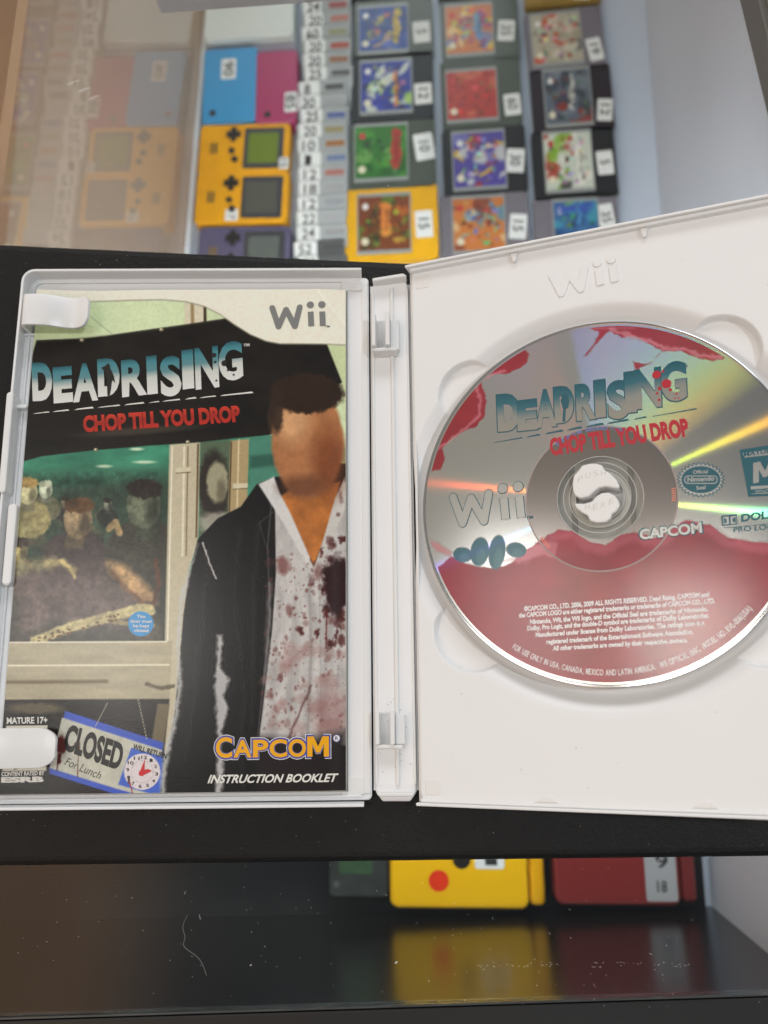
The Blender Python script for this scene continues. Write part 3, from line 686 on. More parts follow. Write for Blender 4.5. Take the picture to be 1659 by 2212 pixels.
pr.build('teal_lettering', M_teal, disc)
pr = Print(zd)
q = [(sc0[0]+x, sc0[1]+y) for x, y in rrect(-36, 36, -9, 9, 8)]; pr.poly([PD(*p) for p in q], .08)
pr.px(PD, 'Official', (sc0[0]-17, sc0[1]-12), (sc0[0]+15, sc0[1]-14), 8, bold=.02, dz=.08)
pr.px(PD, 'Seal', (sc0[0]-10, sc0[1]+22), (sc0[0]+10, sc0[1]+20), 8, bold=.02, dz=.08)
pr.build('seal_lettering', M_silver, disc)
pr = Print(zd)
q = [(sc0[0]+x, sc0[1]+y) for x, y in rrect(-34, 34, -7, 7, 6)]; pr.poly([PD(*p) for p in q], .10)
pr.build('seal_plaque', M_teal, disc)
pr = Print(zd); pr.px(PD, 'Nintendo', (sc0[0]-29, sc0[1]+5), (sc0[0]+29, sc0[1]+2), 10, bold=.03, dz=.12); pr.build('seal_lettering', M_silver, disc)
pr = Print(zd)
for t, a, b_ in (('©CAPCOM CO., LTD. 2006, 2009 ALL RIGHTS RESERVED. Dead Rising, CAPCOM and', (1133, 1321), (1532, 1290)),
               ('the CAPCOM LOGO are either registered trademarks or trademarks of CAPCOM CO., LTD.', (1122, 1335), (1545, 1304)),
               ('Nintendo, Wii, the Wii logo, and the Official Seal are trademarks of Nintendo.', (1146, 1349), (1530, 1321)),
               ('Dolby, Pro Logic, and the double-D symbol are trademarks of Dolby Laboratories.', (1140, 1363), (1532, 1335)),
               ('Manufactured under license from Dolby Laboratories. The ratings icon is a', (1158, 1377), (1522, 1351)),
               ('registered trademark of the Entertainment Software Association.', (1181, 1392), (1498, 1370)),
               ('All other trademarks are owned by their respective owners.', (1195, 1406), (1486, 1388))):
    pr.px(PD, t, a, b_, 10.5, bold=.045, dz=.02)
def arc_text(pr, t, r, a0, a1, h, flip=1, bold=.02, outward=False, mirror=False):
    W = []
    for ch in t:
        if ch == ' ': W.append(.30); continue
        v, f = text2d(ch, bold); W.append((v[:, 0].max()-v[:, 0].min()))
    gap = .10; tot = sum(W)+gap*(len(t)-1); arc = abs(math.radians(a1-a0))*r/tot; pos = 0
    for i, ch in enumerate(t):
        wd = W[i]*arc; mid = (pos+W[i]/2)/tot; pos += W[i]+gap
        if ch == ' ': continue
        a = math.radians(a0+(a1-a0)*mid)
        up = np.array([math.cos(a), math.sin(a)])*(1 if outward else -1); rt = np.array([up[1], -up[0]])
        if mirror: rt = -rt
        c = np.array([math.cos(a), math.sin(a)])*r
        pr.text(ch, c-rt*wd/2, rt*wd, up*h, bold, dz=.02)
arc_text(pr, 'FOR USE ONLY IN USA, CANADA, MEXICO AND LATIN AMERICA.  WII OPTICAL DISC  MODEL NO. RVL-006(USA)', 56.2, 237, 318, 1.8, bold=.02)
pr.build('small_print', M_whitei, disc)
M_blue = mat('bluish_etched_code', (.25, .35, .95, 1), .2, metal=.4)
pr = Print(zd); arc_text(pr, 'RVL 1  C09A2202  80 LJ 0B E-52', 22.6, 68, 124, 1.15, outward=True, mirror=True, bold=.0); pr.build('etched_code', M_blue, disc)
pr = Print(zd)
for a0 in (-7.5, -148.5):
    pr = Print(zd)
    for i in range(6):
        a = math.radians(a0+i*1.9); c, s_ = math.cos(a), math.sin(a); P = lambda r, t: (r*c-t*s_, r*s_+t*c)
        pr.poly([P(22.0, -.16), P(23.2, -.16), P(23.2, .16), P(22.0, .16)], .01)
    pr.build('barcode_ticks', mat('orange_tick', (.85, .25, .15, 1), .3), disc)

# ------------------------------------------------------------------ booklet
bl = Vector(OL)+Matrix.Rotation(AL, 4, 'Y') @ Vector((0, 0, 0))
book = tag(empty('instruction_booklet', bl, RL), 'glossy instruction booklet with black banner cover held by clips in the left half', 'booklet')
X0, X1, Y0, Y1 = -123.4, -9.2, -90.6, 88.0
def book_z(x, y):
    x = np.asarray(x, float); y = np.asarray(y, float)
    z = 4.0+.25*np.sin((x+60)/38)*np.cos(y/60)
    z = z-1.1*np.exp(-(((x+108)/16)**2+((y-77)/16)**2))+1.0*np.exp(-(((x+122)/14)**2+((y-88)/9)**2))
    z = z+.22*np.exp(-((((x+9.2)+(y-70)*.75-2)/1.1)**2))*np.clip((y-64)/8, 0, 1)*np.clip((x+34)/8, 0, 1)
    z = z-.5*np.exp(-(((x+112)/20)**2+((y+75)/18)**2))-.7*np.exp(-((x-X1)/5)**2)
    return z
nx, ny = 400, 626
gx, gy = np.meshgrid(np.linspace(X0, X1, nx), np.linspace(Y0, Y1, ny)); gz = book_z(gx, gy)
px_, py_ = grid_px(HL, gx, gy)
cv = Canvas(px_, py_, (60, 54, 46))
zz3 = lambda pts: [(x*.5, 540+y*.5) for x, y in pts]
zz4 = lambda pts: [(x*.5, 1134+y*.5) for x, y in pts]
PALE = (206, 220, 176); CREAM = (196, 186, 160)
cv.poly([(40, 590), (800, 590), (800, 1000), (40, 1000)], PALE, 1)
cv.mod(.94+.10*cv.n(90, 2))
# post behind the banner at the top
cv.poly(zz3([(795, 150), (800, 345), (880, 345), (895, 150)]), (212, 204, 178), 1); cv.poly(zz3([(820, 150), (826, 345), (840, 345), (836, 150)]), (150, 128, 90), 2)
cv.poly(zz3([(878, 150), (880, 345), (893, 345), (890, 150)]), (60, 45, 28), 1.5)
cv.line(zz3([(350, 250), (480, 360)]), 1.2, (130, 150, 110)); cv.line(zz3([(300, 300), (400, 330)]), 1, (150, 165, 130))
# green hall behind the crowd
cv.poly(zz3([(60, 880), (1100, 800), (1250, 800), (1250, 1400), (20, 1400)]), (62, 132, 104), 2)
cv.mod(.75+.5*cv.n(70, 5, 3, ay=2), cv.mask([(0, 960), (800, 930), (800, 1240), (0, 1240)], 4))
for x, y, r in ((225, 1007, 16), (312, 998, 22), (295, 970, 14), (460, 960, 16)): cv.ell(x, y, r, 3.2, (225, 240, 205), .9, .85)
cv.poly([(30, 1040), (400, 1018), (400, 1400), (0, 1400)], (48, 52, 42), 30, .8)
cv.poly([(85, 1035), (230, 1030), (232, 1045), (85, 1052)], (25, 60, 45), 6, .6)
# soft murky crowd tones, without any figures
r2 = np.random.default_rng(11)
for i in range(60):
    x = r2.uniform(10, 355); y = r2.uniform(1070, 1385); s_ = r2.uniform(12, 30)
    cv.ell(x, y, s_, s_*r2.uniform(.5, 1.1), [(52, 52, 42), (74, 74, 58), (92, 86, 64), (44, 40, 36)][r2.integers(4)], .5, .6, rot=r2.uniform(-50, 50), warp=6, wsc=12, seed=int(i))
def bust(x, y, k, skin, hair, cloth, lean=0):
    cv.ell(x+lean*.5, y+k*2.1, k*1.75, k*1.5, cloth, .12, 1, warp=4, wsc=14, seed=int(x))
    cv.poly([(x-k*.4+lean*.3, y+k*.5), (x+k*.4+lean*.3, y+k*.5), (x+k*.55+lean, y+k*1.5), (x-k*.55+lean, y+k*1.5)], [v*.7 for v in skin], 3)
    cv.ell(x, y, k*.74, k, skin, .10, 1, warp=2.5, wsc=10, seed=int(y)); cv.ell(x-k*.25, y-k*.1, k*.36, k*.5, [min(255, v*1.35) for v in skin], .9, .7)
    cv.ell(x+k*.38, y+k*.25, k*.3, k*.62, [v*.45 for v in skin], .9, .7); cv.ell(x+k*.05, y-k*.72, k*.78, k*.42, hair, .25, 1, warp=5, wsc=7, seed=int(x+y))
bust(232, 1090, 13, (96, 98, 84), (40, 34, 30), (40, 44, 40)); bust(140, 1085, 12, (110, 104, 84), (50, 44, 36), (44, 44, 40))
bust(98, 1058, 19, (166, 172, 146), (150, 156, 132), (92, 92, 70)); bust(60, 1062, 28, (182, 176, 134), (168, 140, 84), (150, 140, 96))
bust(168, 1122, 42, (134, 116, 88), (92, 66, 42), (66, 56, 52), -10); bust(310, 1092, 50, (84, 90, 72), (44, 36, 32), (58, 56, 46), 8)
bust(40, 1190, 26, (150, 136, 90), (60, 50, 40), (84, 72, 60))
cv.poly([(30, 1235), (120, 1215), (230, 1235), (300, 1290), (330, 1370), (120, 1350), (30, 1385)], (104, 88, 84), 20, .85, warp=6, wsc=20)
cv.line([(10, 1236), (60, 1222), (112, 1216)], 26, (136, 128, 92), 14, .8, warp=6, wsc=14); cv.line([(100, 1218), (135, 1214), (158, 1232)], 14, (160, 148, 104), 8, .85, warp=5, wsc=10); cv.line([(130, 1212), (150, 1225), (160, 1245)], 9, (196, 178, 120), 4, .9, warp=3)
cv.poly([(232, 1212), (262, 1218), (300, 1244), (336, 1282), (338, 1306), (300, 1300), (262, 1258), (236, 1234)], (178, 142, 98), 8, .9, warp=5, wsc=16); cv.line([(240, 1236), (270, 1270), (312, 1304)], 9, (96, 62, 42), 9, .7, warp=4)
cv.line([(236, 1142), (250, 1128), (258, 1150)], 14, (166, 140, 96), 4, .9, warp=3, wsc=8); cv.line([(336, 1210), (344, 1260), (330, 1310)], 10, (92, 58, 40), 4, .9, warp=3)
cv.line([(75, 1385), (150, 1355), (230, 1335), (300, 1315), (325, 1318)], 22, (186, 174, 126), 5, .95, warp=3, wsc=10); cv.line([(240, 1340), (290, 1352), (330, 1350)], 9, (150, 140, 96), 4, .9, warp=3)
for i in range(40):
    x = r2.uniform(80, 260); cv.ell(x, 1385-(x-75)*.29+r2.uniform(-9, 9), r2.uniform(2, 5), r2.uniform(1.5, 3.5), (92, 62, 36), .4, .8)
mc = cv.mask([(0, 1020), (350, 1020), (350, 1390), (0, 1390)], 4)
cv.mod(.70+.6*cv.n(9, 21, 4), mc); cv.mod(.8+.4*cv.n(40, 23, 2), mc)
# second pane
cv.poly([(433, 955), (500, 950), (495, 1130), (430, 1165)], (84, 100, 78), 2); cv.ell(462, 1050, 34, 78, (42, 34, 30), .3, .9, warp=6); cv.ell(470, 1042, 23, 44, (158, 154, 126), .25, .95, warp=4); cv.ell(478, 1060, 10, 24, (92, 84, 66), .8, .7, warp=3)
cv.ell(470, 1130, 40, 24, (170, 165, 150), .5, .8, warp=5)
cv.poly([(540, 945), (600, 940), (600, 1060), (540, 1090)], (72, 128, 108), 2); cv.poly([(540, 985), (600, 980), (600, 1005), (540, 1012)], (38, 74, 62), 4, .7)
# cream door posts and cross bars
post = [(366, 960), (432, 955), (428, 1170), (408, 1230), (390, 1400), (372, 1600), (352, 1640), (356, 1380)]
cv.poly(post, (190, 180, 152), 1.5)
cv.line([(372, 965), (362, 1380), (355, 1600)], 3, (232, 226, 204), 2); cv.line([(398, 965), (394, 1200)], 4, (224, 216, 190), 2); cv.line([(406, 965), (402, 1200)], 3, (128, 112, 82), 2)
cv.line([(428, 960), (424, 1160)], 4, (96, 76, 50), 2)
cv.poly([(498, 952), (538, 948), (534, 1095), (492, 1125)], (168, 148, 108), 1.5); cv.line([(516, 950), (512, 1110)], 3, (214, 196, 156), 2); cv.line([(500, 955), (495, 1120)], 3, (84, 64, 40), 2)
for x, y in ((380, 1015), (503, 1050)): cv.poly([(x, y-5), (x+32, y-6), (x+32, y+4), (x, y+6)], (206, 198, 168), 1.5); cv.line([(x, y+7), (x+32, y+5)], 2, (104, 92, 66))
cv.poly([(-20, 1388), (372, 1385), (366, 1512), (-20, 1512)], (176, 166, 138), 1.5)
cv.mod(.86+.22*cv.n(26, 31, 4, ax=.3, ay=1.4), cv.mask([(-20, 1388), (372, 1385), (366, 1512), (-20, 1512)], 2))
cv.line([(-20, 1438), (365, 1436)], 4, (220, 212, 184), 2); cv.line([(-20, 1474), (230, 1472)], 7, (92, 76, 50), 6, .8); cv.line([(-20, 1388), (360, 1386)], 3, (226, 220, 196), 2)
cv.line([(318, 1478), (345, 1486), (374, 1482)], 9, (84, 74, 58), 4, .85, warp=3)
# dark lower area
cv.poly([(-20, 1512), (366, 1510), (345, 1720), (-20, 1720)], (26, 22, 20), 2)
cv.ell(75, 1530, 60, 12, (120, 110, 84), .6, .7, warp=4); cv.poly([(340, 1520), (366, 1520), (352, 1620), (326, 1610)], (108, 96, 72), 2)
# the hanging sign
cv.poly(zz4([(280, 803), (705, 940), (690, 1175), (520, 1170), (203, 1072)]), (62, 88, 186), 1)
cv.poly(zz4([(266, 832), (700, 972), (690, 1190), (505, 1140), (212, 1050)]), (190, 188, 172), 1)
cv.mod(.9+.16*cv.n(22, 41, 4), cv.mask(zz4([(280, 803), (705, 940), (690, 1175), (520, 1170), (203, 1072)]), 1))
cv.poly(zz4([(567, 962), (705, 1002), (700, 1175), (510, 1122)]), (66, 98, 190), 1)
cx_, cy_ = zz4([(614, 1066)])[0]; cv.ell(cx_, cy_, 39, 39, (214, 204, 204), .03)
cv.line([(205, 1570), (232, 1518)], 1.2, (190, 180, 150), 1); cv.line([(317, 1596), (298, 1510)], 1.2, (190, 180, 150), 1)
# jacket, shirt and skin tones kept as plain colour fields
jk = [(590, 1032), (555, 1046), (520, 1095), (470, 1120), (427, 1165), (410, 1240), (396, 1330), (388, 1440), (378, 1540), (358, 1640), (345, 1720), (760, 1720), (760, 1000)]
cv.poly(jk, (26, 23, 22), 1.5)
cv.mod(.6+.4*cv.n(40, 51), cv.mask(jk, 2))
cv.poly([(427, 1175), (408, 1230), (388, 1290), (380, 1400), (384, 1480), (372, 1560), (352, 1640), (345, 1720), (354, 1720), (364, 1640), (380, 1570), (394, 1480), (388, 1400), (396, 1300), (412, 1240)], (188, 188, 184), 4, .85, warp=4.5, wsc=9)
for (a, b_, c_) in (((450, 1190), (440, 1330), (430, 1500)), ((520, 1150), (505, 1290), (520, 1420)), ((560, 1130), (548, 1300), (545, 1560)), ((425, 1400), (418, 1520), (400, 1640)), ((530, 1480), (522, 1600), (526, 1700))):
    cv.line([a, b_, c_], 10, (46, 43, 42), 14, .55, warp=5, wsc=30); cv.line([(a[0]+9, a[1]), (b_[0]+9, b_[1]), (c_[0]+9, c_[1])], 8, (12, 11, 11), 10, .6, warp=5, wsc=30)
cv.line([(590, 1050), (578, 1180), (584, 1330), (566, 1500), (556, 1600)], 3, (84, 80, 84), 3, .8); cv.line([(592, 1105), (560, 1130), (578, 1190)], 2.5, (70, 66, 66), 3, .7)
cv.line([(438, 1172), (452, 1215), (467, 1250)], 3, (214, 210, 206), 2, .9, warp=2, wsc=6)
cv.poly([(470, 1370), (482, 1374), (476, 1440), (496, 1470), (482, 1500), (492, 1530), (476, 1600), (482, 1650), (478, 1720), (466, 1720), (470, 1600), (464, 1500)], (190, 188, 186), 4, .9, warp=6, wsc=12)
sh = [(594, 1070), (625, 1120), (678, 1225), (700, 1180), (745, 1040), (760, 1040), (760, 1612), (560, 1592), (572, 1500), (588, 1360), (596, 1240)]
cv.poly(sh, (188, 184, 180), 1.5); ms = cv.mask(sh, 2)
cv.mod(.82+.3*cv.n(34, 61, 4, ax=1.6, ay=.6), ms)
for k in range(9):
    x = 585+k*18; cv.line([(x, 1260+k*9), (x-8+3*(k % 3), 1400), (x-14, 1590)], 6, (150, 144, 142) if k % 2 else (214, 212, 208), 12, .5, warp=7, wsc=34, seed=k)
cv.line([(668, 1240), (672, 1400), (664, 1620)], 5, (142, 136, 134), 5, .7); cv.line([(690, 1240), (695, 1600)], 3, (156, 152, 150), 3, .7)
cv.poly([(600, 1075), (625, 1060), (735, 1040), (715, 1130), (678, 1222), (640, 1150)], (178, 108, 52), 3)
cv.mod(.8+.35*cv.n(30, 66, 3), cv.mask([(600, 1075), (625, 1060), (735, 1040), (715, 1130), (678, 1222), (640, 1150)], 3))
cv.poly([(558, 1046), (592, 1030), (604, 1064), (628, 1110), (670, 1205), (664, 1222), (612, 1130)], (206, 204, 200), 2)
cv.poly([(745, 1030), (724, 1075), (700, 1160), (680, 1222), (700, 1200), (745, 1100)], (196, 192, 184), 2)
for i in range(330):
    x = r2.uniform(565, 745); y = 1190+r2.beta(1.2, 1.3)*420; s_ = r2.gamma(1.1, 1.3)+.5
    cv.ell(x, y, s_, s_*r2.uniform(.8, 2.0), (104, 60, 54), .8, r2.uniform(.25, .8), rot=r2.uniform(-30, 30), warp=2, wsc=5, seed=i)
for i in range(46):
    x = 745-abs(r2.normal(0, 34)); y = 1270+r2.normal(0, 70); cv.ell(x, y, r2.uniform(2, 9), r2.uniform(3, 16), (70, 26, 24), .7, r2.uniform(.4, .9), rot=r2.uniform(-25, 25), warp=6, wsc=7, seed=i)
for i in range(26):
    x = r2.uniform(570, 740); y = r2.uniform(1380, 1590); cv.ell(x, y, r2.uniform(8, 24), r2.uniform(5, 14), (150, 112, 106), .9, .4, rot=r2.uniform(-60, 10), warp=9, wsc=10, seed=i)
cv.ell(728, 1265, 34, 62, (40, 16, 16), .4, .96, warp=20, wsc=16); cv.ell(612, 1222, 15, 20, (110, 58, 54), .6, .7, warp=6, wsc=9); cv.ell(715, 1545, 34, 60, (140, 92, 88), .8, .5, warp=12, wsc=14)
cv.line([(622, 1600), (672, 1480)], 5, (80, 42, 40), 4, .6, warp=3); cv.line([(706, 1320), (704, 1400)], 3, (96, 30, 30), 2, .8)
cv.poly([(560, 1592), (640, 1600), (745, 1580), (760, 1720), (552, 1720)], (34, 27, 26), 14, .95)
# banner
bn = zz3([(155, 388), (250, 382), (350, 378), (470, 366), (590, 350), (780, 325), (980, 295), (1500, 280), (1500, 560), (1380, 620), (1200, 790), (1160, 800), (1000, 815), (870, 830), (640, 845), (400, 865), (180, 890), (90, 915), (60, 930), (100, 600)])
cv.poly(bn, (34, 29, 24), 1.2); cv.mod(.5+.6*cv.n(46, 71, 3, ax=.5), cv.mask(bn, 2))
cv.line(zz3([(170, 392), (600, 354), (960, 302)]), 2.5, (92, 84, 72), 4, .5); cv.ell(300, 930, 120, 8, (92, 82, 68), .9, .5, rot=-4)
# plain warm oval and dark cap standing in for the portrait
cv.ell(664, 955, 78, 122, (166, 110, 70), .10, 1, warp=3, wsc=30)
cv.ell(630, 905, 38, 52, (214, 168, 122), .9, .7); cv.ell(712, 1000, 34, 70, (112, 58, 30), .9, .75); cv.ell(655, 1052, 48, 24, (96, 58, 38), .9, .75)
cv.ell(662, 850, 80, 44, (46, 32, 22), .16, 1, warp=7, wsc=9); cv.ell(598, 885, 15, 52, (50, 36, 26), .4, .9, warp=4, wsc=8)
cv.mod(.90+.2*cv.n(24, 77, 4), cv.mask([(585, 800), (748, 800), (748, 1080), (585, 1080)], 4))
cv.poly(zz3([(1410, 400), (1500, 380), (1500, 625)]), (196, 208, 160), 1.5)
# pins at the banner edge
for x, y in ((350, 385), (697, 344), (413, 863), (811, 830)): q = zz3([(x, y)])[0]; cv.ell(q[0], q[1], 5, 4, (120, 112, 84), .2); cv.ell(q[0]-1, q[1]-1, 2.2, 1.8, (230, 226, 200), .6)
# header swoosh
sw = zz3([(100, 100), (100, 222), (400, 216), (700, 212), (800, 220), (880, 240), (950, 275), (1010, 318), (1080, 362), (1150, 392), (1210, 403), (1510, 405), (1510, 100)])
cv.poly([(x, y+2.5) for x, y in sw], (150, 146, 130), 2); cv.poly(sw, (234, 228, 210), 1); cv.mod(.985+.03*cv.n(60, 81, 2), cv.mask(sw, 2))
# rating panel grounds and round sticker
cv.poly(zz4([(0, 820), (215, 820), (210, 1160), (-30, 1160)]), (16, 14, 14), 1); cv.poly(zz4([(24, 868), (203, 866), (198, 1062), (8, 1064)]), (214, 208, 190), 1)
cv.poly(zz4([(50, 1020), (90, 1045), (60, 1058)]), (20, 18, 18), 1.5)
q = zz4([(608, 427)])[0]; cv.ell(q[0], q[1], 27.5, 27, (44, 138, 196), .04)
# blood marks on the sign
for x, y, rx, ry in ((262, 950, 26, 40), (335, 955, 15, 18), (255, 1010, 8, 24), (558, 1105, 6, 18)): q = zz4([(x, y)])[0]; cv.ell(q[0], q[1], rx*.5, ry*.5, (70, 22, 22), .4, .9, warp=5, wsc=7)
cv.line(zz4([(338, 960), (334, 1090)]), 2, (90, 30, 26), 1); cv.line(zz4([(248, 1010), (244, 1060)]), 3, (70, 22, 22), 1.5); cv.line(zz4([(560, 1110), (572, 1158)]), 2.5, (150, 40, 36), 1)
cv.mod(.96+.08*cv.n(5, 91, 2))
rgb = np.clip(lin(np.clip(cv.c, 0, 255))*K, 0, .88)
M_cover = ink_mat('glossy_cover_paper', .24, .5, bump=.35, bscale=1500, bdist=.00006)
cover = grid_obj('front_cover', gx, gy, gz, rgb, M_cover, book)
# page block under the cover
M_page = mat('page_edge', (.62, .60, .54, 1), .7, noise=.2, nscale=400)
nx2, ny2 = 24, 36
hx, hy = np.meshgrid(np.linspace(X0+.3, X1+.35, nx2), np.linspace(Y0-.25, Y1-.2, ny2))
for k, dz in enumerate((-.25, -.75, -1.3)):
    o = grid_obj('page', hx+.18*k, hy-.12*k, book_z(hx, hy)+dz, None, (M_page, mat('dark_page_edge', (.05, .05, .05, 1), .6), M_page)[k], book)
    sm = o.modifiers.new('t', 'SOLIDIFY'); sm.thickness = .3*S; sm.offset = -1
zb = lambda x, y: float(book_z(x, y))+.06
M_btgrad = gradmat('banner_title_ink', [(0., (.75, .75, .72, 1)), (.42, L3((205, 208, 200))), (.62, L3((96, 140, 145))), (.85, L3((70, 135, 145))), (1., L3((40, 90, 100)))], rough=.3, noise=0)
rb = [(141, 487, 228, 652, 4), (232, 506, 316, 662, 8), (316, 492, 424, 658, 10), (424, 470, 520, 634, 10), (528, 475, 636, 636, 12), (637, 460, 682, 624, 5), (696, 464, 786, 634, 9), (790, 434, 840, 602, 6), (846, 424, 948, 604, 12), (948, 402, 1052, 568, 12)]
title(PL, rb, zz3, zb, None, M_btgrad, book, .3)
M_dk = mat('dark_ink', (.02, .018, .016, 1), .3)
pr = Print(zb)
for x, y, r in ((925, 455, 11), (970, 490, 14), (985, 520, 5), (930, 485, 6), (1010, 540, 5), (935, 565, 5), (955, 430, 4)):
    c = PL(*zz3([(x, y)])[0]); pr.poly(circle(c[0], c[1], r*.5/6.1, n=16), .14)
pr.build('title_spots', M_dk, book); pr = Print(zb)
q = zz3([(437, 508), (455, 500), (463, 490), (473, 492), (476, 510), (492, 545), (498, 575), (484, 560), (480, 600), (474, 628), (464, 630), (462, 560), (452, 525)]); pr.poly([PL(*p) for p in q], .15)
pr.build('title_figure_mark', M_dk, book); pr = Print(zb)
pr.px(PL, 'WILL RETURN', *zz4([(572, 968), (718, 1012)]), 11.5, bold=.03, shear=0, lean=3)
pr.px(PL, 'CLOSED', *zz4([(268, 970), (516, 1062)]), 56, bold=.045, lean=13)
pr.px(PL, 'For Lunch', *zz4([(276, 1036), (432, 1100)]), 17, bold=-.005, shear=.4, lean=4)
pr.build('sign_lettering', M_dk, book); pr = Print(zb)
for i in range(12):
    a = math.radians(90-30*(i+1)+-8); q = (cx_+31.5*math.cos(a), cy_-31.5*math.sin(a)); t = str(i+1); wq = 3.2*len(t)
    pr.px(PL, t, (q[0]-wq, q[1]+3.4), (q[0]+wq, q[1]+4.2), 7, bold=.02, dz=.01)
for i in range(60):
    a = math.radians(6*i); c = PL(cx_+24*math.cos(a), cy_-24*math.sin(a)); pr.poly(circle(c[0], c[1], .07 if i % 5 else .11, n=6), .01)
pr.build('clock_numerals', M_dk, book); pr = Print(zb)
pr.px(PL, 'TM', *zz3([(1404, 336), (1424, 335)]), 5, bold=.01)
pr.build('trademark_lettering', M_dk, book)
M_gs = mat('grey_silver_ink', (.22, .22, .21, 1), .3)
pr = Print(zb); o_ = PL(*zz3([(1166, 341)])[0]); e1 = PL(*zz3([(1410, 336)])[0])-o_; e2 = PL(*zz3([(1162, 228)])[0])-o_
console_logo(pr, o_, e1, e2, dz=.02); pr.build('logo_lettering', M_gs, book)
M_rd2 = gradmat('red_banner_ink', [(0., L3((190, 45, 30))), (.5, L3((160, 40, 28))), (1., L3((205, 60, 40)))], rough=.3)
pr = Print(zb); pr.px(PL, 'CHOP TILL YOU DROP', *zz3([(360, 787), (1040, 742)]), 35, bold=.055, lean=-2); pr.build('subtitle_lettering', M_rd2, book)
M_wh = mat('white_cover_ink', (.80, .78, .72, 1), .3)
pr = Print(zb)
for k, (x0, x1) in enumerate(((140, 215), (225, 300), (320, 405), (420, 520), (535, 625), (640, 690), (700, 780), (800, 850), (860, 935), (950, 1095))):
    f = lambda x: 708-(x-140)*.094; a, b_ = zz3([(x0, f(x0)), (x1, f(x1))]); t = 2.0+1.6*((k*37) % 5)/5
    pr.poly([PL(*a), PL(b_[0], b_[1]), PL(b_[0]-3, b_[1]-t), PL(a[0]+8, a[1]-t)], .01)
pr.build('title_streak', M_wh, book); pr = Print(zb)
pr.px(PL, 'TM', *zz3([(1052, 418), (1078, 416)]), 6, bold=.01)
pr.build('trademark_lettering', M_wh, book); pr = Print(zb)
pr.px(PL, 'INSTRUCTION BOOKLET', *zz4([(896, 1116), (1458, 1110)]), 18, bold=.028, shear=.22, lean=3, dz=.02)
pr.build('booklet_title_lettering', M_wh, book); pr = Print(zb)
pr.px(PL, 'MATURE 17+', *zz4([(27, 860), (203, 857)]), 14, bold=.035)
pr.px(PL, 'CONTENT RATED BY', *zz4([(5, 1086), (190, 1081)]), 9, bold=.03)
pr.px(PL, 'ESRB', *zz4([(3, 1114), (188, 1111)]), 12, bold=.06)
pr.build('rating_lettering', M_wh, book); pr = Print(zb)
for k, (t, wd) in enumerate((('This', 18), ('door must', 46), ('be kept', 35), ('closed', 31))):
    q = zz4([(610, 402+k*20)])[0]; pr.px(PL, t, (q[0]-wd/2, q[1]), (q[0]+wd/2, q[1]+.3), 6.8, bold=.02, dz=.01)
pr.build('round_sticker_lettering', M_wh, book)
M_y = mat('yellow_ink', L3((240, 172, 10)), .3); M_b = mat('blue_outline_ink', L3((66, 74, 160)), .3)
ca, cb = zz4([(930, 1006), (1424, 1000)])
for nm, g, bo, m_, dz in (('publisher_halo', 6, .085, M_wh, .03), ('publisher_outline', 4.2, .075, M_b, .06), ('publisher_lettering', 0, .035, M_y, .10)):
    pr = Print(zb); 
    for i, ch in enumerate('CAPCOM'):
        wds = [.155, .17, .145, .165, .165, .20]; x0 = sum(wds[:i]); x1 = x0+wds[i]
        ax = ca[0]+(cb[0]-ca[0])*x0+1.2-g*.8; bxx = ca[0]+(cb[0]-ca[0])*x1-1.2+g*.8; hh = (44 if i in (0, 5) else 38)
        ay = ca[1]+(cb[1]-ca[1])*x0+g*.8
        pr.px(PL, ch, (ax, ay), (bxx, ay-.4), hh+g*1.6, bold=bo*.9, dz=dz+.003*i)
    pr.build(nm, m_, book)
pr = Print(zb); q = zz4([(1454, 922)])[0]; c = PL(*q); pr.poly(circle(c[0], c[1], 1.25, n=24), .02); pr.build('registered_mark', M_b, book)
pr = Print(zb); pr.poly(circle(c[0], c[1], 1.05, n=24), .05); pr.build('registered_mark', M_wh, book)
pr = Print(zb); pr.px(PL, 'R', (q[0]-3.3, q[1]+4.2), (q[0]+3.6, q[1]+4.2), 8.4, bold=.02, dz=.08); pr.build('registered_mark', M_b, book)
M_hand = mat('red_clock_hand', L3((206, 40, 46)), .3)
pr = Print(zb); cc = (cx_-1, cy_+3)
pr.poly([PL(cc[0]-5, cc[1]), PL(cc[0]+6, cc[1]-2), PL(cc[0]+7, cc[1]-30)], .04); pr.poly([PL(cc[0]-1, cc[1]-6), PL(cc[0]+14, cc[1]-9), PL(cc[0]+22, cc[1]-5), PL(cc[0]+14, cc[1]+0), PL(cc[0], cc[1]+6)], .05)
c = PL(*cc); pr.poly(circle(c[0], c[1], .95, n=18), .06); pr.build('clock_hands', M_hand, book)

